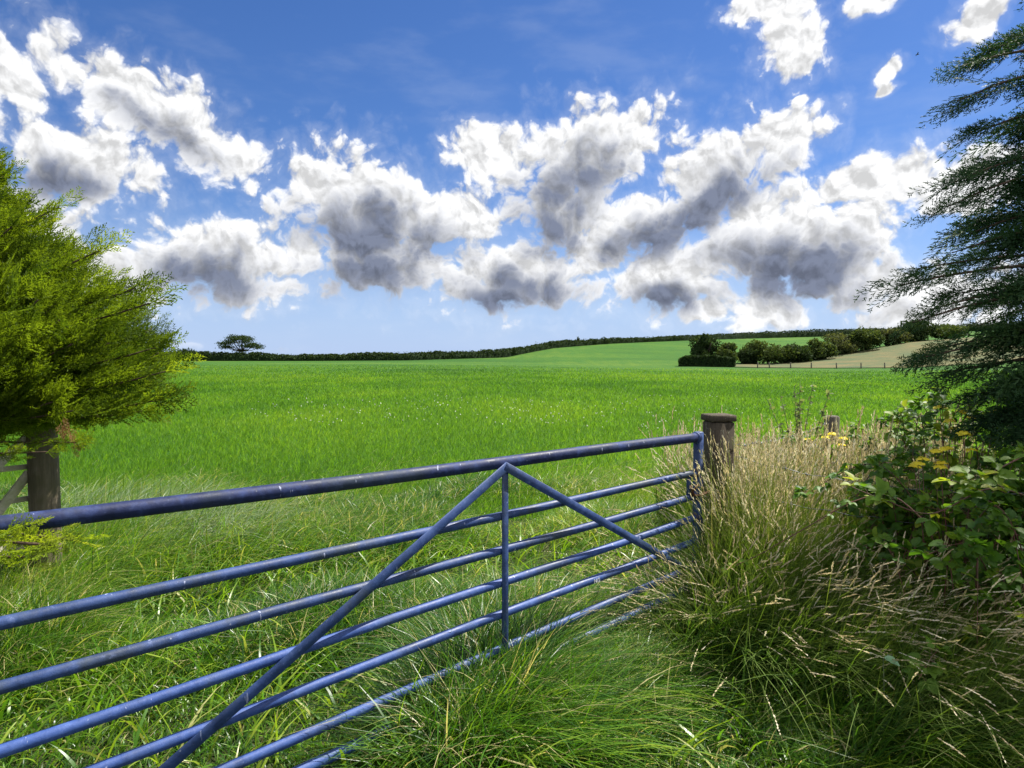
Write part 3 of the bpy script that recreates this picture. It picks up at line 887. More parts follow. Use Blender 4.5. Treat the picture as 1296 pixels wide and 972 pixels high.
# --- the sown field, from just behind the gateway to where single blades stop showing
mb = MB()
X, Y = wedge(520000, 7.2, 130)
k = rng.uniform(0, 1, len(X)) < np.clip((125-Y)/85, 0, 1); X, Y = X[k], Y[k]
h = rng.uniform(.07, .17, len(X))*np.clip(.8+.02*Y, .8, 1.2)
blades(mb, place(X, Y), h, np.maximum(.005, Y*.00082)*rng.uniform(.6, 1.2, len(X)), rng.normal(.5, 1.6, len(X)), rng.uniform(.05, .45, len(X)), rng.uniform(0, .6, len(X)),
       np.clip(.45+.34*value_noise(X*.16, Y*.12, 21)+.18*value_noise(X*.9, Y*.5, 22)+rng.normal(0, .20, len(X)), 0, 1), nseg=3)
tag(mb.build('field_grass', M_field), 'bright green grass covering the sloping field', 'grass', kind='stuff')

# --- rougher mixed grass of the gateway, both sides of the gate
def gate_side(X, Y):
    """signed distance from the gate's plane, positive towards the camera"""
    return (X-g_r.x)*gnor.x+(Y-g_r.y)*gnor.y
mb = MB()
X, Y = wedge(210000, 2.75, 9.5, mode='area')
X2, Y2 = wedge(70000, 2.7, 5.0, mode='area')
X = np.concatenate([X, X2]); Y = np.concatenate([Y, Y2])
keep = rng.uniform(0, 1, len(X)) < np.clip((10-Y)/2.2, 0, 1)
X, Y = X[keep], Y[keep]
gs = gate_side(X, Y)
lawn = np.clip((gs-.40)/.4, 0, 1)*np.clip((1.75-X)/.5, 0, 1)          # trodden short grass outside the gate
tus = np.clip(.5+.9*value_noise(X*2.6, Y*2.6, 31), 0, 1)                # tussocks
k = (rng.uniform(0, 1, len(X)) < .35+.75*tus) | (lawn > .5)
X, Y, gs, lawn, tus = X[k], Y[k], gs[k], lawn[k], tus[k]
h = (.07+.36*tus*rng.uniform(.4, 1.15, len(X)))*np.clip(1.25-.06*Y, .55, 1.1)
h = h*(1-lawn)+rng.uniform(.04, .13, len(X))*lawn*(1+.7*(value_noise(X*3.3, Y*3.3, 38) > .25))
near_gate = np.exp(-(gs/.35)**2)
h = h*(1+.35*near_gate*(X > -.6)*(X < .15))*(1-.35*near_gate*(X >= .15))
az = rng.normal(.15, 1.6, len(X))+1.2*value_noise(X*1.3, Y*1.3, 33)
tint = np.clip(patch_tint(X, Y, 35, 1.1)*.60+.08+rng.normal(0, .24, len(X)), 0, .93)
yel = np.exp(-(((X-.1)/1.3)**2+((Y-6.6)/1.6)**2))*np.clip(.6+.6*value_noise(X*2, Y*2, 37), 0, 1)
tint = np.clip(tint+.30*yel, 0, .93)
dead = rng.uniform(0, 1, len(X)) < .03+.07*tus+.12*lawn*(value_noise(X*2.1, Y*2.1, 39) > .1)
tint = np.where(dead, 1.0, tint)
blades(mb, place(X, Y), h, np.where(rng.uniform(0, 1, len(X)) < .12, rng.uniform(.010, .016, len(X)), rng.uniform(.004, .0105, len(X))), az, rng.uniform(.05, .6, len(X)), rng.uniform(.1, 1.2, len(X)), tint, nseg=4)
# bare, trampled stalks on the lawn
tag(mb.build('verge_grass', M_verge), 'rough mixed green grass growing through and around the blue gate', 'grass', kind='stuff')

# --- long leaning grass: clump at the foot of the gate, pale tufts by the round post, bank right of the gate
mb, hb = MB(), MB()
def clump(cx, cy, sx, sy, n, h0, h1, az, azs, lean, curl, tint, w=(.006, .013)):
    X = rng.normal(cx, sx, n); Y = rng.normal(cy, sy, n)
    blades(mb, place(X, Y), rng.uniform(h0, h1, n), rng.uniform(*w, n), rng.normal(az, azs, n), rng.normal(lean, .25, n), np.clip(rng.normal(curl, .45, n), 0, 1.8), np.clip(rng.normal(tint, .22, n), 0, 1), nseg=6)
    return X, Y
def wpt(px, py):                                # where a spot of the ground stands
    Y = 3.0
    for _ in range(25):
        u, w_ = ray(px, py); Y = (gz(u*Y, Y)-CAM_H)/w_
    return u*Y, Y
for px, py, sx, sy, n, h0, h1, ln, cu_, tn in (
        (610, 930, .10, .10, 1500, .35, .62, .55, .55, .40), (640, 950, .12, .10, 1500, .30, .55, .5, .6, .45), (585, 970, .08, .07, 800, .3, .5, .45, .5, .35),
        (690, 890, .11, .10, 1300, .22, .42, .35, .7, .52), (730, 850, .10, .10, 900, .2, .38, .3, .7, .55), (790, 815, .10, .12, 1000, .22, .40, .2, .6, .5), (660, 860, .1, .1, 900, .25, .45, .4, .6, .42)):
    x, y = wpt(px, py)
    X, Y = clump(x, y, sx*1.7, sy*1.7, int(n*.34), h0, h1, .1, .8, ln, cu_, tn)
    k = rng.choice(len(X), 46)
    stems(mb, hb, place(X[k], Y[k]), rng.uniform(h0*1.1, h1*1.2, 46), rng.normal(.15, .5, 46), rng.uniform(.4, .8, 46), rng.uniform(.3, .9, 46), .5, head=.13, spik=11, sw=.0035, sl=.013, spread=.5)
# broad cocksfoot blades here and there among the fine grass
X, Y = wedge(5200, 2.75, 6.5, mode='area'); n = len(X)
blades(mb, place(X, Y), rng.uniform(.12, .42, n), rng.uniform(.010, .019, n), rng.normal(.1, 1.7, n), rng.uniform(.1, .6, n), rng.uniform(.2, 1.3, n), np.clip(rng.normal(.55, .22, n), 0, .95), nseg=5)
# scattered ryegrass ears in the gateway
X, Y = wedge(700, 3.2, 8.5, mode='area'); k = gate_side(X, Y) < .5; X, Y = X[k], Y[k]; n = len(X)
stems(mb, hb, place(X, Y), rng.uniform(.35, .62, n), rng.normal(.1, 1.0, n), rng.uniform(.1, .6, n), rng.uniform(.2, 1.1, n), rng.uniform(.3, .9, n), head=.13, spik=10, sw=.004, sl=.014, spread=.45)
# pale tufts near the round post
for px, py, n in ((110, 640, 2600), (170, 640, 2600), (230, 655, 1800), (140, 668, 2000), (320, 690, 900), (60, 690, 3200), (30, 720, 2600), (90, 715, 2200)):
    x, y = wpt(px, py+20); X, Y = clump(x, y, .38, .45, n, .30, .58, .1, .8, .3, .8, .52)
x, y = wpt(270, 640)
for px, py, n in ((300, 690, 150), (200, 660, 120), (480, 640, 110), (160, 720, 120), (360, 700, 120), (720, 640, 120), (800, 640, 200), (845, 650, 220)):
    x, y = wpt(px, py); X = rng.normal(x, .45, n); Y = rng.normal(y, .5, n)
    stems(mb, hb, place(X, Y), rng.uniform(.4, .68, n), rng.normal(.1, .7, n), rng.uniform(.1, .5, n), rng.uniform(.2, .9, n), rng.uniform(.5, 1, n), head=.12, spik=9, sw=.005, sl=.016)
mbs = MB()
for px, py, n in ((100, 648, 2600), (150, 650, 2600), (205, 655, 2200), (250, 668, 1400), (130, 668, 1600)):
    x, y = wpt(px, py+22); X = rng.normal(x, .32, n); Y = rng.normal(y, .35, n)
    blades(mbs, place(X, Y), rng.uniform(.28, .60, n), rng.uniform(.005, .011, n), rng.normal(.2, 1.0, n), rng.uniform(.1, .5, n), rng.uniform(.4, 1.4, n), rng.uniform(0, 1, n), nseg=5)
M_silver = leaf_mat('silvery_blade', [(0, (.10, .17, .07)), (.5, (.22, .30, .17)), (1, (.38, .44, .30))], trans=.4, rough=.4, spec=.5, tcol=(1.1, 1.15, .8))
tag(mbs.build('silvery_grass', M_silver), 'tuft of rough silvery green grass beside the round post', 'grass', kind='stuff')
tag(mb.build('long_grass', M_verge), 'long leaning green grass at the foot of the gate and by the round post', 'grass', kind='stuff')
tag(hb.build('green_grass_heads', M_ghead), 'slender pale ears on the grass around the gate', 'grass', kind='stuff')

# --- tall grass going to straw, right of the gate post
mb, hb = MB(), MB()
def stand(n, f, hmean, hsd, tint, az, azs, lean, curl, seed):
    X, Y = f(n)
    P = place(X, Y); hh = np.clip(rng.normal(hmean, hsd, n), .35, 1.45)
    return P, hh
def box_xy(x0, x1, y0, y1):
    return lambda n: (rng.uniform(x0, x1, n), rng.uniform(y0, y1, n))
# a: stand behind the wires, heads level with the field
def reg_a(n):
    X = rng.uniform(1.45, 4.6, n*2); Y = rng.uniform(4.35, 7.0, n*2)
    k = (X < .60*Y+.25)
    return X[k][:n], Y[k][:n]
X, Y = reg_a(3600); n = len(X)
top = .98+.13*value_noise(X*2.4, Y*1.6, 41)
P = place(X, Y)
stems(mb, hb, P, rng.normal(1, .13, n)*top, rng.normal(.3, 1.3, n), np.abs(rng.normal(.05, .07, n)), np.abs(rng.normal(.06, .10, n)), np.clip(rng.normal(.42, .25, n), 0, 1), head=.15, spik=13, w=.0038, sw=.0085, sl=.030, spread=.30)
X, Y = reg_a(11000); n = len(X)
blades(mb, place(X, Y), rng.uniform(.45, .98, n), rng.uniform(.006, .012, n), rng.normal(.2, 1.4, n), rng.uniform(0, .18, n), rng.uniform(.0, .45, n), np.clip(rng.normal(.22, .25, n), 0, 1), nseg=5)
# b: the clump crowding the gate post
n = 900; X = rng.normal(1.52, .14, n); Y = rng.normal(4.30, .14, n)
stems(mb, hb, place(X, Y), rng.uniform(.7, 1.35, n), rng.normal(1.6, 1.2, n), np.abs(rng.normal(.05, .08, n)), np.abs(rng.normal(.12, .2, n)), rng.uniform(.2, .9, n), head=.15, spik=12, w=.0034, sw=.006, sl=.024)
n = 5000; X = rng.normal(1.50, .15, n); Y = rng.normal(4.28, .16, n)
blades(mb, place(X, Y), rng.uniform(.4, 1.0, n), rng.uniform(.004, .007, n), rng.normal(.2, 1.6, n), rng.uniform(0, .2, n), rng.uniform(0, .8, n), np.clip(rng.normal(.25, .2, n), 0, 1), nseg=5)
# c: long bent grass falling to the right in front of the post
def reg_c(n):
    t = rng.uniform(0, 1, n)
    X = 1.08+1.25*t+rng.normal(0, .14, n); Y = 4.00-.85*t+rng.normal(0, .22, n)
    return X, Y
X, Y = reg_c(8500); n = len(X)
blades(mb, place(X, Y), rng.uniform(.3, .75, n), rng.uniform(.006, .011, n), rng.normal(-.35, .9, n), np.abs(rng.normal(.3, .2, n)), np.abs(rng.normal(.6, .35, n)), np.clip(rng.normal(.22, .2, n), 0, 1), nseg=6)
X, Y = reg_c(1250); n = len(X)
stems(mb, hb, place(X, Y), rng.uniform(.55, .95, n), rng.normal(-.35, .75, n), np.abs(rng.normal(.32, .25, n)), np.abs(rng.normal(.5, .35, n)), np.clip(rng.normal(.22, .2, n), 0, 1), head=.095, spik=16, w=.0032, sw=.007, sl=.020, spread=.16)
n = 420; X = rng.normal(1.30, .25, n); Y = rng.normal(3.95, .2, n)
stems(mb, hb, place(X, Y), rng.uniform(.5, .8, n), rng.normal(2.6, .7, n), np.abs(rng.normal(.3, .2, n)), np.abs(rng.normal(.5, .3, n)), rng.uniform(.3, .9, n), head=.10, spik=12, sw=.0055, sl=.017, spread=.2)
# d: darker rank grass in the right corner, under the conifer
X = rng.uniform(1.4, 3.4, 16000); Y = rng.uniform(2.75, 4.4, 16000); k = (X > 1.25+.35*(Y-2.7)) & (rng.uniform(0, 1, 16000) < .6); X, Y = X[k], Y[k]; n = len(X)
blades(mb, place(X, Y), rng.uniform(.25, .65, n), rng.uniform(.006, .012, n), rng.normal(-.3, .8, n), rng.uniform(.05, .4, n), rng.uniform(.1, 1.0, n), np.clip(rng.normal(.12, .14, n), 0, 1), nseg=5)
k = rng.choice(n, 170); m = 170
stems(mb, hb, place(X[k], Y[k]), rng.uniform(.55, .9, m), rng.normal(-.2, .8, m), rng.uniform(.1, .4, m), rng.uniform(.1, .8, m), .3, head=.09, spik=10, sw=.006, sl=.018, spread=.25)
tag(mb.build('tall_grass', M_dryb), 'tall grass turning to straw along the fence beside the grey gate post', 'grass', kind='stuff')
tag(hb.build('straw_grass_heads', M_head), 'straw-coloured seed heads of the tall grass beside the gate post', 'grass', kind='stuff')

# --- white clover dotted through the field
mb = MB()
n = 1500; X, Y = wedge(n, 7.5, 30)
k = value_noise(X*.35, Y*.22, 51) > .05; X, Y = X[k], Y[k]; n = len(X)
C = place(X, Y)+np.array([0, 0, 1])*rng.uniform(.12, .22, (n, 1))
for s in range(3): leaf_cards(mb, C, .010+.0006*Y, rng.uniform(.3, 1, n))
M_clover = leaf_mat('clover_white', [(0, (.5, .5, .42)), (1, (.78, .78, .72))], trans=.3, tcol=(1, 1, 1))
tag(mb.build('clover_flowers', M_clover), 'tiny white clover flowers dotted through the green field', 'flowers', kind='stuff')

# ================================================================== conifers
def frond(nside=11, seed=0, droop=0.0, sub=True, thick=1.0):
    """one flat feathery spray, a metre long along +X: list of shoots (start, end, width)"""
    g = np.random.default_rng(seed); S = []
    def pt(s): return np.array([s, .04*math.sin(3*s+seed), -droop*s*s])
    ts = np.linspace(0, 1, 7)
    for a, b in zip(ts[:-1], ts[1:]): S.append((pt(a), pt(b), .030*(1-.55*a)))
    for k in range(nside):
        s = .10+.84*k/(nside-1)
        sg = 1 if k % 2 else -1
        L = (.36*(1-s)**.75+.07)*g.uniform(.75, 1.2)
        an = sg*R(g.uniform(30, 46))
        d = np.array([math.cos(an), math.sin(an), g.uniform(-.12, .16)-droop*.5])
        p0 = pt(s); p1 = p0+d*L
        S.append((p0, p0+d*L*.55, .030)); S.append((p0+d*L*.5, p1, .026))
        if sub and L > .13:
            for q in range(int(L/.042)):
                f = .25+.65*q/max(1, int(L/.042)-1)
                an2 = an+(1 if q % 2 else -1)*R(g.uniform(28, 44))
                d2 = np.array([math.cos(an2), math.sin(an2), g.uniform(-.15, .2)-droop*.6])
                S.append((p0+d*L*f, p0+d*L*f+d2*g.uniform(.05, .11)*(1.15-.5*f), .024))
    return [(a, b, w*thick) for a, b, w in S]
def shoots_mesh(S, seed=0):
    """each shoot a thin four-cornered scale-leaf blade, turned its own way"""
    g = np.random.default_rng(seed)
    A = np.array([s[0] for s in S]); B = np.array([s[1] for s in S]); W = np.array([s[2] for s in S])[:, None]*.5
    t = unit(B-A); n = len(S)
    u = unit(np.cross(t, np.array([0, 0, 1.0])+g.normal(0, .7, (n, 3))))
    V = np.stack([A, A+(B-A)*.5+u*W, B+t*W*.8, A+(B-A)*.5-u*W], 1)
    F = np.arange(4*n).reshape(n, 4)
    return V.reshape(-1, 3), F, np.zeros((0, 3), int), np.tile([0, .4, 1, .4], n)*np.repeat(A[:, 0], 4)
def add_sprays(mb, base, dirs, length, roll, tint, protos):
    """spread the spray shapes over a branch structure"""
    n = len(base); which = rng.integers(0, len(protos), n)
    X = unit(dirs); ref = np.broadcast_to([0, 0, 1.0], X.shape)
    Yv = unit(np.cross(ref, X)); Z = np.cross(X, Yv)
    cr, sr = np.cos(roll)[:, None], np.sin(roll)[:, None]
    Y2 = Yv*cr+Z*sr; Z2 = -Yv*sr+Z*cr
    for p, (V, Fq, Ft, tip) in enumerate(protos):
        k = np.where(which == p)[0]
        if not len(k): continue
        L = length[k][:, None, None]
        W = base[k][:, None]+L*(V[None, :, :1]*X[k][:, None]+V[None, :, 1:2]*Y2[k][:, None]+V[None, :, 2:]*Z2[k][:, None])
        m = len(V); off = (np.arange(len(k))*m)[:, None, None]
        mb.add(W.reshape(-1, 3), [(off+Fq).reshape(-1, 4)], np.repeat(tint[k], m), np.tile(tip, len(k)))

def bough(limb, bases, dirs, lens, a, c, b, n, L, spread=.6, up=.0, thick=.03, start=.35, back=.8):
    """a limb from a through c to b, with sprays along its outer part"""
    a, c, b = (np.asarray(tuple(x), float) for x in (a, c, b))
    s = np.linspace(0, 1, 9)[:, None]
    pts = (1-s)**2*a+2*s*(1-s)*c+s*s*b
    if limb is not None: tube(limb, pts, np.linspace(thick, .004, 9), 6)
    t = start+(1-start)*rng.uniform(0, 1, n)**.8
    T = t[:, None]
    p = (1-T)**2*a+2*T*(1-T)*c+T*T*b
    tan = unit(2*(1-T)*(c-a)+2*T*(b-c))
    side = unit(np.cross(tan, [0, 0, 1.0]))
    sg = rng.choice([-1, 1], (n, 1))
    d = unit(tan*(back+.5*T)+side*sg*spread*rng.uniform(.2, 1.2, (n, 1))*(1.15-.8*T)+np.array([0, 0, 1.0])*(up+rng.normal(0, .22, (n, 1))))
    bases.append(p+rng.normal(0, .02, (n, 3))); dirs.append(d); lens.append(L*rng.uniform(.6, 1.2, n)*(1.1-.35*t))
    bases.append(b[None]-.02*tan[:1]); dirs.append(unit((b-c)[None]+np.array([[0, 0, up*.3]]))); lens.append(np.array([L*.9]))

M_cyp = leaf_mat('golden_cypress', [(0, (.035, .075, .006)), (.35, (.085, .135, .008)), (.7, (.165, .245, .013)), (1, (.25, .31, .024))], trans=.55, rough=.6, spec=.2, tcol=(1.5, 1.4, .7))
M_cyp2 = leaf_mat('dark_cypress', [(0, (.012, .040, .012)), (.5, (.026, .070, .020)), (1, (.060, .105, .022))], trans=.25, rough=.6, spec=.25)
M_dead = leaf_mat('dead_spray', [(0, (.14, .06, .02)), (1, (.26, .13, .05))], trans=.25)
M_cbark = wood_mat('conifer_bark', (.035, .022, .015), (.11, .075, .05), scale=(25, 25, 4))

# --- left: bright golden-green cypress
TX, TY = -4.35, 4.30
def prof(z): return np.interp(z, [.9, 1.34, 1.52, 1.72, 2.0, 2.3, 2.7, 3.1, 3.8, 4.3, 4.6], [1.22, 1.58, 1.88, 1.92, 1.72, 1.42, 1.10, .82, .40, .15, .05])
tree = thing('golden_conifer', (TX, TY, gz(TX, TY)), 'bright yellow-green feathery conifer spreading over the round post', 'tree')
protos_up = [shoots_mesh(frond(14, s, droop=-.10, thick=1.12), s) for s in range(5)]
limb = MB(); fol = MB(); bases, dirs, lens = [], [], []
tube(limb, [(TX, TY, gz(TX, TY)-.2), (TX+.03, TY, 1.2), (TX-.02, TY+.03, 3), (TX, TY, 4.4)], [.17, .14, .09, .02], 12)
limb.build('trunk', M_cbark, tree); limb = MB()
nb = 380
for k in range(nb):
    z = 1.42+2.9*(k/nb)**1.25
    phi = k*2.39996+rng.normal(0, .25)
    if k % 3: phi = -.45+rng.uniform(-1.15, 1.15)
    r = prof(z)*rng.uniform(.82, 1.04)
    rise = np.interp(z, [1.1, 1.6, 2.4, 5], [.02, .28, .6, .7])*r*rng.uniform(.6, 1.2)
    d = np.array([math.cos(phi), math.sin(phi), 0])
    b = np.array([TX, TY, z])+d*r
    a = np.array([TX, TY, max(z-rise*.9, .9)])
    c = (a+b)/2+np.array([0, 0, -.18*r*.5])
    vis = math.cos(phi) > -.35
    bough(limb, bases, dirs, lens, a, c, b, 42 if vis else 5, .27, spread=.8, up=.55 if z > 1.5 else .22, start=.40, thick=.020)
# long tips that break the outline, and two low branches reaching past the gate
for (p, Y, s0, n, L) in (((214, 384), 4.1, (-4.2, 4.3, 1.75), 34, .30), ((196, 365), 4.3, (-4.2, 4.3, 1.85), 28, .28), ((150, 318), 4.2, (-4.2, 4.3, 2.0), 26, .28), ((100, 262), 4.2, (-4.25, 4.3, 2.3), 30, .22),
                         ((236, 470), 4.0, (-4.0, 4.3, 1.45), 36, .30), ((232, 505), 4.0, (-4.0, 4.3, 1.38), 36, .30), ((205, 520), 4.15, (-4.1, 4.3, 1.38), 34, .30), ((222, 440), 4.2, (-4.1, 4.3, 1.55), 32, .28), ((150, 525), 3.9, (-4.1, 4.3, 1.40), 34, .28), ((120, 520), 3.8, (-4.1, 4.3, 1.42), 30, .28)):
    b = at(*p, Y)+Vector((-.12, 0, 0)); a = Vector(s0); c = (a+b)/2+Vector((.15, 0, -.12))
    bough(limb, bases, dirs, lens, a, c, b, n, L, spread=.55, up=.14, start=.40, thick=.016)
for k in range(46):                        # feathery leaders standing out of the crown all along its edge
    z = rng.uniform(1.6, 3.3); phi = -.45+rng.uniform(-.9, .9); r = prof(z)
    d = np.array([math.cos(phi), math.sin(phi), 0]); b = np.array([TX, TY, z])+d*(r+.04)+np.array([0, 0, .16])
    a = b-d*.75-np.array([0, 0, .45]); c = (a+b)/2-np.array([0, 0, .06])
    bough(limb, bases, dirs, lens, a, c, b, 16, .20, spread=.38, up=.18, start=.45, thick=.008, back=1.2)
for (p, Y, s0) in (((96, 560), 3.7, (-3.9, 4.2, 1.28)), ((60, 572), 3.6, (-3.9, 4.1, 1.2)), ((92, 683), 1.98, (-2.9, 2.6, 1.24)), ((66, 690), 1.92, (-2.8, 2.5, 1.2)), ((30, 705), 1.9, (-2.7, 2.4, 1.12))):
    b = at(*p, Y); a = Vector(s0); c = (a+b)/2+Vector((0, 0, -.03))
    bough(limb, bases, dirs, lens, a, c, b, 26, .17, spread=.6, up=.12, start=.45, thick=.010)
# the boughs those low branches grow from
tube(limb, [(TX, TY, 1.0), (-3.6, 3.4, 1.2), (-2.9, 2.6, 1.24), (-2.7, 2.4, 1.12)], [.03, .022, .014, .008], 6)
m = 3400                                   # short sprays closing the outer face of the crown
zf = 1.45+2.2*rng.uniform(0, 1, m)**1.25; ph = -.45+rng.normal(0, .75, m); rf = prof(zf)*rng.uniform(.80, 1.02, m)*(1+.07*value_noise(ph*6, zf*5, 77))
bases.append(np.stack([TX+rf*np.cos(ph), TY+rf*np.sin(ph), zf], -1)); dirs.append(np.stack([np.cos(ph), np.sin(ph), rng.uniform(.2, 1.3, m)], -1)+rng.normal(0, .35, (m, 3))); lens.append(rng.uniform(.13, .26, m))
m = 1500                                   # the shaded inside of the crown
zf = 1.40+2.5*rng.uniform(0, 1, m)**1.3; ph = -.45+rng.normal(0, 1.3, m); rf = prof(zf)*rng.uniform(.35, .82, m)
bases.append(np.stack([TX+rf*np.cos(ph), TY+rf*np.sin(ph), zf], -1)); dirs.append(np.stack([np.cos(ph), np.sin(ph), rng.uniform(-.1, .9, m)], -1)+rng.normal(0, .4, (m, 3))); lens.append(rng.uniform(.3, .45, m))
bs, ds, ls = np.concatenate(bases), np.concatenate(dirs), np.concatenate(lens)
n = len(bs)
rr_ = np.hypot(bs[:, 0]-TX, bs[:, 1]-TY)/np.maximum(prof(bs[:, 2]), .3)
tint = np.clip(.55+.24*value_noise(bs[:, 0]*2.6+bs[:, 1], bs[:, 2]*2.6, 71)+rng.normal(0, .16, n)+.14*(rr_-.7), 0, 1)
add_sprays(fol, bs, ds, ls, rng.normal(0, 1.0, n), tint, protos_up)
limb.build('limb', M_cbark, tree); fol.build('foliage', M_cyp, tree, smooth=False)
dm = MB(); b0 = np.array(at(78, 528, 3.7)); m = 9
add_sprays(dm, b0+rng.normal(0, .02, (m, 3))+np.outer(np.linspace(0, 1, m), [.07, 0, -.10]), np.array([[.45, 0, -1]])+rng.normal(0, .18, (m, 3)), rng.uniform(.06, .12, m), rng.uniform(0, 3, m), rng.uniform(0, 1, m), protos_up)
dm.build('dead_spray', M_dead, tree, smooth=False)

# --- right: tall dark cypress with drooping wispy ends
TX2, TY2 = 5.15, 4.6
tree2 = thing('dark_conifer', (TX2, TY2, gz(TX2, TY2)), 'tall dark conifer with long drooping wispy branch ends, above the brambles', 'tree')
protos_dn = [shoots_mesh(frond(11, 40+s, droop=.22, thick=.95), s) for s in range(5)]
limb = MB(); fol = MB(); bases, dirs, lens = [], [], []
trunk = MB(); tube(trunk, [(TX2, TY2, gz(TX2, TY2)-.2), (TX2+.05, TY2, 2), (TX2, TY2+.05, 4.2), (TX2, TY2, 6.0)], [.22, .19, .12, .02], 12)
trunk.build('trunk', M_cbark, tree2)
def prof2(z): return np.interp(z, [.9, 1.3, 2, 3, 3.8, 4.6, 5.4, 6.0], [1.35, 1.6, 1.75, 1.70, 1.5, 1.2, .7, .2])
nb = 100
for k in range(nb):
    z = 1.15+4.7*(k/nb)**1.15
    phi = k*2.39996+rng.normal(0, .2)
    r = prof2(z)*rng.uniform(.8, 1.05)
    d = np.array([math.cos(phi), math.sin(phi), 0])
    a = np.array([TX2, TY2, z+.1]); b = a+d*r+np.array([0, 0, -.05*r]); c = (a+b)/2+np.array([0, 0, .22*r])
    vis = math.cos(phi) < .4 and z < 5
    bough(limb, bases, dirs, lens, a, c, b, 26 if vis else 7, .42, spread=.7, up=-.08, start=.30, thick=.024)
HB = [ # tip in the photograph, depth, where it leaves the trunk (height), arch, sprays, spray length
    ((1176, 84), 4.6, 3.55, .25, 34, .30), ((1172, 128), 4.5, 3.5, .30, 34, .32), ((1215, 62), 4.7, 3.75, .2, 30, .32), ((1250, 45), 4.8, 3.85, .2, 30, .34), ((1190, 170), 4.6, 3.2, .28, 34, .32),
    ((1165, 232), 4.5, 3.0, .28, 34, .32), ((1158, 262), 4.4, 2.9, .30, 34, .32), ((1200, 215), 4.8, 3.05, .2, 30, .36), ((1178, 300), 4.6, 2.75, .22, 34, .34), ((1165, 320), 4.4, 2.55, .22, 30, .32), ((1210, 280), 4.8, 2.75, .15, 34, .38),
    ((1092, 362), 4.2, 2.25, .18, 40, .30), ((1120, 340), 4.3, 2.3, .15, 36, .28), ((1135, 392), 4.2, 2.15, .20, 34, .28), ((1112, 408), 4.1, 2.12, .22, 26, .26), ((1170, 372), 4.5, 2.2, .12, 34, .32),
    ((1150, 440), 4.3, 1.95, .12, 44, .34), ((1128, 452), 4.2, 1.9, .14, 40, .32), ((1165, 470), 4.3, 1.8, .10, 44, .36), ((1190, 500), 4.3, 1.65, .08, 44, .36), ((1210, 530), 4.3, 1.5, .06, 44, .36), ((1240, 420), 4.2, 2.0, .1, 50, .42), ((1260, 480), 4.0, 1.75, .08, 50, .42), ((1270, 360), 4.2, 2.2, .1, 50, .42), ((1250, 545), 4.1, 1.45, .05, 44, .36),
    ((1260, 300), 4.4, 2.5, .1, 44, .42), ((1275, 230), 4.5, 2.9, .1, 44, .42), ((1285, 160), 4.6, 3.3, .1, 40, .40), ((1290, 100), 4.6, 3.5, .1, 36, .38)]
for (p, Y, z0, arch, n, L) in HB:
    if p[0] > 1195: n = int(n*1.8)
    n = int(n*1.35)
    b = at(*p, Y)+Vector((.20, 0, 0)); a = Vector((TX2, TY2, z0)); c = (a*.45+b*.55)+Vector((0, 0, arch*1.5))
    bough(limb, bases, dirs, lens, a, c, b, n, L, spread=.62, up=-.10, start=.40, thick=.030, back=.8)
bs, ds, ls = np.concatenate(bases), np.concatenate(dirs), np.concatenate(lens); n = len(bs)
tint = np.clip(.33+.25*value_noise(bs[:, 0]*2.2+bs[:, 1], bs[:, 2]*2.2, 73)+rng.normal(0, .18, n), 0, 1)
add_sprays(fol, bs, ds, ls, rng.normal(0, 1.1, n), tint, protos_dn)
limb.build('limb', M_cbark, tree2); fol.build('foliage', M_cyp2, tree2, smooth=False)

# ================================================================== brambles and wild flowers
def leaflet(n=6):
    """one toothed leaflet, a unit long along +X, folded a little along its rib"""
    t = np.linspace(0, 1, n+1)
    wd = .36*np.sin(np.pi*t**.8)**.8; wd[0] = .02; wd[-1] = 0
    tooth = np.where(np.arange(n+1) % 2, 1.06, .93)
    V = []
    for k in range(n+1):
        z = -.22*t[k]**2
        V += [(t[k], 0, z), (t[k]+.03, wd[k]*tooth[k], z+.32*wd[k]), (t[k]+.03, -wd[k]*tooth[k], z+.32*wd[k])]
    F = []
    for k in range(n):
        a = 3*k; F += [(a, a+3, a+4, a+1), (a, a+2, a+5, a+3)]
    return np.array(V), np.array(F)
LV, LF = leaflet()
def add_leaflets(mb, base, X, N, L, tint):
    X = unit(X); Yv = unit(np.cross(N, X)); Z = np.cross(X, Yv); n = len(base)
    W = base[:, None]+L[:, None, None]*(LV[None, :, :1]*X[:, None]+LV[None, :, 1:2]*Yv[:, None]+LV[None, :, 2:]*Z[:, None])
    m = len(LV)
    mb.add(W.reshape(-1, 3), ((np.arange(n)*m)[:, None, None]+LF).reshape(-1, 4), np.repeat(tint, m), np.tile(LV[:, 0], n))
def compound(leafs, stalks, P, out, L, tint, nl=3):
    """three (or five) leaflets on a stalk"""
    P = np.asarray(P, float); n = len(P); out = unit(out)
    st = L*.55
    end = P+out*st[:, None]+np.array([0, 0, .15])*st[:, None]
    for a, b in zip(P, end): tube(stalks, [a, (a+b)/2+[0, 0, .004], b], .0014, 4, caps=False)
    N = unit(np.array([0, 0, 1.0])+rng.normal(0, .38, (n, 3))+np.array([0, -.25, 0]))
    side = unit(np.cross(N, out))
    for k, an in enumerate(((0, 62, -62, 105, -105)[:nl])):
        c, s = math.cos(R(an)), math.sin(R(an))
        X = out*c+side*s+rng.normal(0, .10, (n, 3))
        add_leaflets(leafs, end, X, N, L*(1.0 if k == 0 else .82)*rng.uniform(.85, 1.1, n), np.clip(tint+rng.normal(0, .07, n), 0, 1))
M_bram = leaf_mat('bramble_leaf', [(0, (.026, .080, .010)), (.4, (.066, .160, .014)), (.75, (.135, .235, .018)), (1, (.28, .32, .03))], trans=.50, rough=.5, spec=.35)
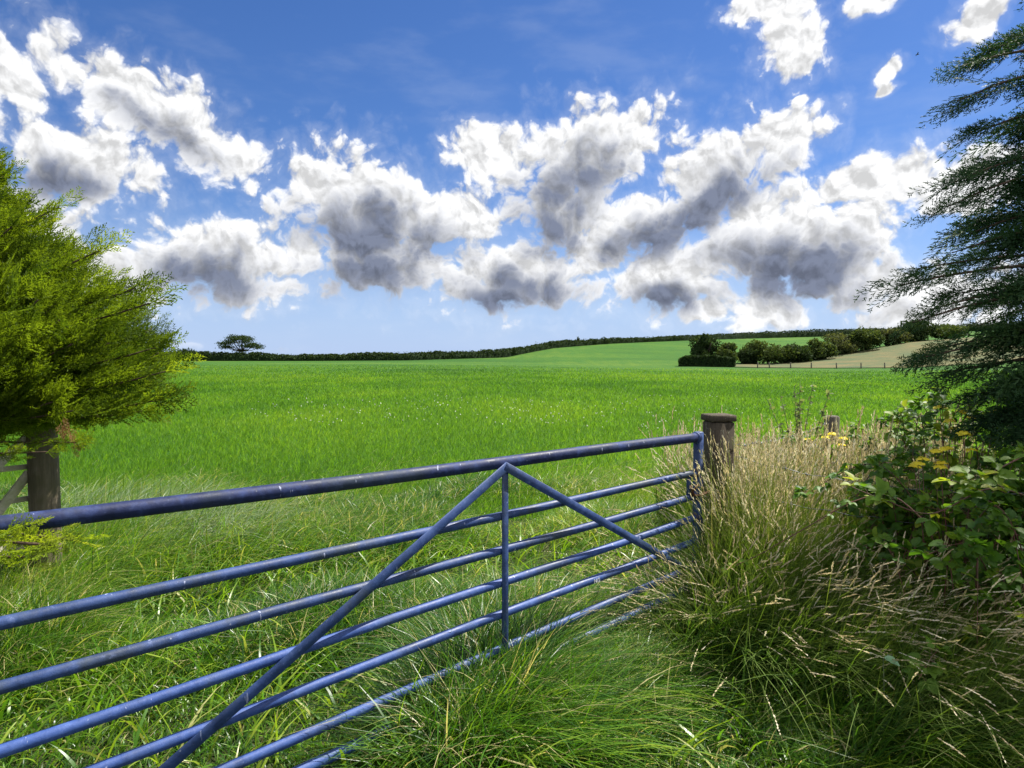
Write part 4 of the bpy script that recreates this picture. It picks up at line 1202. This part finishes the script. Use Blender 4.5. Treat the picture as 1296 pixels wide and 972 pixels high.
M_cane = plain_mat('bramble_cane', (.05, .035, .012), (.14, .045, .03), 14, .6)

def bramble(label, canes, leaf, tint, dens, hang=.0, nl=3, group=None):
    """canes: each a list of points; leaves alternate along them"""
    p0 = canes[0][0]
    t = thing('bramble', (p0[0], p0[1], gz(p0[0], p0[1])), label, 'bramble', group)
    lv, ck = MB(), MB()
    for pts in canes:
        pts = np.array([tuple(p) for p in pts], float)
        k = np.linspace(0, len(pts)-1, 26)
        # smooth curve through the points
        i = np.clip(k.astype(int), 0, len(pts)-2); f = (k-i)[:, None]
        pm = pts[np.maximum(i-1, 0)]; pa = pts[i]; pb = pts[i+1]; pn = pts[np.minimum(i+2, len(pts)-1)]
        C = .5*((2*pa)+(-pm+pb)*f+(2*pm-5*pa+4*pb-pn)*f*f+(-pm+3*pa-3*pb+pn)*f**3)
        tube(ck, C, np.linspace(.0045, .0018, 26), 6)
        Ln = np.linalg.norm(np.diff(C, axis=0), axis=1).sum()
        n = max(3, int(Ln*dens))
        s = np.sort(rng.uniform(.12, 1, n))*25; i = np.clip(s.astype(int), 0, 24); P = C[i]+(C[i+1]-C[i])*(s-i)[:, None]
        tan = unit(C[i+1]-C[i]); sd = unit(np.cross(tan, [0, 0, 1.0]))*np.where(np.arange(n) % 2, 1, -1)[:, None]
        out = unit(sd*.8+tan*.4+np.array([0, -.25, .25-hang])+rng.normal(0, .35, (n, 3)))
        compound(lv, ck, P, out, leaf*rng.uniform(.6, 1.15, n), np.clip(rng.normal(tint, .16, n), 0, 1), nl)
    ck.build('cane', M_cane, t); lv.build('leaves', M_bram, t, smooth=False)
    return t
def arch(x0, y0, x1, y1, h, e, lean=.5):
    z0 = gz(x0, y0)
    mx, my = x0*(1-lean)+x1*lean, y0*(1-lean)+y1*lean
    return [(x0, y0, z0), (x0*.75+mx*.25, y0*.75+my*.25, z0+h*.6), (mx, my, z0+h), (x1, y1, z0+e)]
# thicket in the right corner, rooted under the conifer
canes = []
for _ in range(72):
    x0, y0 = rng.uniform(2.3, 3.7), rng.uniform(3.22, 4.4)
    canes.append(arch(x0, y0, x0+rng.uniform(-.8, .4), y0+rng.uniform(-.5, .4), rng.uniform(.6, 1.2), rng.uniform(.35, .95)))
bramble('dense green bramble thicket under the dark conifer', canes, .068, .46, 30)
canes = []
for _ in range(26):
    x0, y0 = rng.uniform(2.7, 4.4), rng.uniform(4.6, 5.9)
    canes.append(arch(x0, y0, x0+rng.uniform(-.8, .3), y0+rng.uniform(-.6, .3), rng.uniform(1.0, 1.55), rng.uniform(.7, 1.4)))
bramble('paler bramble bush rising behind the straw grass, against the dark conifer', canes, .065, .52, 30)
# sunny shoot lying across the tall grass
c_ = [at(1330, 640, 3.3), at(1255, 618, 3.35), at(1180, 650, 3.4), at(1120, 633, 3.45), at(1075, 615, 3.5)]
c2 = [at(1330, 560, 3.3), at(1280, 585, 3.2), at(1240, 605, 3.15), at(1215, 612, 3.1)]
bramble('bramble shoot with big sunlit leaflets lying across the tall grass', [c_, c2], .078, .66, 24)
c_ = [at(1178, 668, 3.4), at(1130, 628, 3.5), at(1080, 635, 3.55), at(1020, 668, 3.6), at(955, 705, 3.65), at(915, 722, 3.7)]
bramble('thin arching red bramble cane with few small leaves, reaching toward the gate post', [c_], .036, .72, 14)
canes = []
for _ in range(8):
    x0, y0 = rng.uniform(2.05, 2.7), rng.uniform(3.1, 3.6)
    canes.append(arch(x0, y0, x0+rng.uniform(-.45, .1), y0+rng.uniform(-.3, .15), rng.uniform(.45, .85), rng.uniform(.3, .75)))
bramble('small bramble shoots with fresh leaves among the rank grass of the corner', canes, .058, .60, 24)

# ragwort: yellow flat-topped flowers
M_yel = leaf_mat('ragwort_flower', [(0, (.66, .52, .015)), (1, (.80, .70, .05))], trans=.3, tcol=(1.1, 1, .5))
def flower_top(mb, c, r=.036):
    """one flat-topped, bumpy cluster of small florets"""
    V = [tuple(c+np.array([0, 0, .012]))]; F = []
    nr, na = 5, 14
    for i in range(1, nr+1):
        for j in range(na):
            a = 2*math.pi*(j+.3*i)/na+rng.normal(0, .12); q = r*(i/nr)**.8*rng.uniform(.75, 1.25)
            V.append((c[0]+q*math.cos(a), c[1]+q*math.sin(a), c[2]+.012-.35*q*q/r+rng.uniform(-.007, .007)))
    for j in range(na): F.append((0, 1+j, 1+(j+1) % na))
    Q = [(1+i*na+j, 1+i*na+(j+1) % na, 1+(i+1)*na+(j+1) % na, 1+(i+1)*na+j) for i in range(nr-1) for j in range(na)]
    mb.add(V, [np.array(F), np.array(Q)], rng.uniform(0, 1, len(V)))
def ragwort(px, py, Y, h, label, n=7):
    top = at(px, py, Y); zb = gz(top.x, top.y)
    t = thing('ragwort', (top.x, top.y, zb), label, 'wild flower', 'yellow-flowered ragwort plants in the tall grass')
    st, lv = MB(), MB()
    for _ in range(n):
        e = np.array(top)+rng.normal(0, (.09, .08, .045), 3)
        b = np.array([top.x, top.y, zb])+rng.normal(0, (.03, .03, 0), 3)
        m_ = (b+e)/2+rng.normal(0, .02, 3); tube(st, [b, m_, e], [.004, .003, .002], 5)
        fl = MB(); flower_top(fl, e); fl.build('flower_head', M_yel, t, smooth=False)
        s = rng.uniform(.25, .95, 12)[:, None]; P = b+(e-b)*s
        o = unit(rng.normal(size=(12, 3))+[0, 0, .3])
        add_leaflets(lv, P, o, unit(np.array([0, 0, 1.0])+rng.normal(0, .4, (12, 3))), rng.uniform(.04, .08, 12), rng.uniform(.4, .95, 12))
    st.build('stem', M_cane, t); lv.build('leaves', M_bram, t, smooth=False)
ragwort(1060, 553, 5.6, 1, 'ragwort with orange-yellow flowers in front of the weathered fence post', 6)
ragwort(1222, 527, 4.4, 1, 'ragwort with bright yellow flowers highest up, at the edge of the dark conifer', 6)
ragwort(1208, 562, 4.1, 1, 'ragwort with a small deep yellow cluster just below the uppermost yellow flowers', 4)
ragwort(1190, 592, 3.9, 1, 'ragwort with broad greenish-yellow flowers just above the sunlit bramble shoot', 6)

# thistle-like weed above the straw grass
M_weed = leaf_mat('weed_leaf', [(0, (.07, .10, .04)), (1, (.20, .25, .12))], trans=.4)
def weed():
    b0 = at(1013, 560, 6.2); zb = gz(b0.x, b0.y)
    t = thing('branching_weed', (b0.x, b0.y, zb), 'grey-green branching weed with small leaves standing above the straw grass', 'weed')
    st, lv = MB(), MB()
    for px, py in ((1015, 484), (1000, 497), (1028, 497), (990, 505), (1005, 490), (1022, 489), (1032, 512), (1012, 505)):
        e = np.array(at(px, py, 6.2))+rng.normal(0, .04, 3)+np.array([(px-1013)*.006, 0, 0])
        b = np.array([b0.x, b0.y, zb]); m_ = np.array([b0.x, b0.y, zb])*.35+np.array(e)*.65-np.array([(e[0]-b0.x)*.4, 0, .05])
        tube(st, [b, m_, e], [.006, .004, .002], 5)
        s = rng.uniform(.0, 1, 26)[:, None]; P = m_+(e-m_)*s
        add_leaflets(lv, P, unit(rng.normal(size=(26, 3))+[0, 0, .5]), unit(np.array([0, 0, 1.0])+rng.normal(0, .5, (26, 3))), rng.uniform(.025, .05, 26), rng.uniform(.3, 1, 26))
    st.build('stem', M_weed, t); lv.build('leaves', M_weed, t, smooth=False)
weed()

# one pale broad leaf on a stalk among the rank grass
def broad_leaf():
    p = at(1118, 832, 2.95); zb = gz(p.x+.03, p.y+.03)
    t = thing('broad_leaf_weed', (p.x+.03, p.y+.03, zb), 'single pale rounded leaf on a stalk in the rank grass of the corner', 'weed')
    st, lv = MB(), MB()
    tube(st, [(p.x+.03, p.y+.03, zb), (p.x+.02, p.y+.02, (zb+p.z)/2), tuple(p)], [.003, .0025, .002], 6)
    for d, L in (((.5, -.35, -.1), .05),):
        q = np.array([tuple(p)]); add_leaflets(lv, q, np.array([d]), unit(np.array([[.25, -.45, .85]])), np.array([L*1.3]), np.array([.55]))
    st.build('stem', M_weed, t); lv.build('leaf', leaf_mat('pale_leaf', [(0, (.16, .34, .15)), (1, (.30, .48, .28))], trans=.35, rough=.3, spec=.5), t, smooth=False)
broad_leaf()

# a bird, a speck high in the sky
def bird():
    p = at(1161, 69, 70); t = thing('bird', p, 'tiny dark bird gliding high in the clear sky', 'bird')
    M_bird = plain_mat('bird_feathers', (.02, .02, .02), (.05, .045, .04), 20, .8)
    mb = MB(); tube(mb, [p+Vector((-.16, .05, -.02)), p+Vector((-.06, .02, 0)), p+Vector((.06, -.02, .01)), p+Vector((.13, -.04, .02)), p+Vector((.17, -.05, .01))], [.012, .04, .045, .03, .006], 8)
    for sg in (-1, 1):
        q = Vector((.05, .15, .0))*sg
        V = [p+Vector((.06, 0, .015)), p+Vector((-.05, 0, .015)), p+q*1.6+Vector((-.03, 0, .09)), p+q*1.6+Vector((.07, 0, .10)), p+q*3.0+Vector((-.07, 0, .05)), p+q*3.0+Vector((-.04, 0, .055))]
        V = [tuple(x) for x in V]+[tuple(x+Vector((0, 0, -.008))) for x in V]
        mb.add(V, [np.array([(0, 1, 2, 3), (3, 2, 4, 5), (7, 6, 9, 8), (8, 9, 11, 10), (1, 0, 6, 7), (0, 3, 9, 6), (3, 5, 11, 9), (2, 1, 7, 8), (4, 2, 8, 10), (5, 4, 10, 11)])])
    mb.build('body', M_bird, t)
bird()
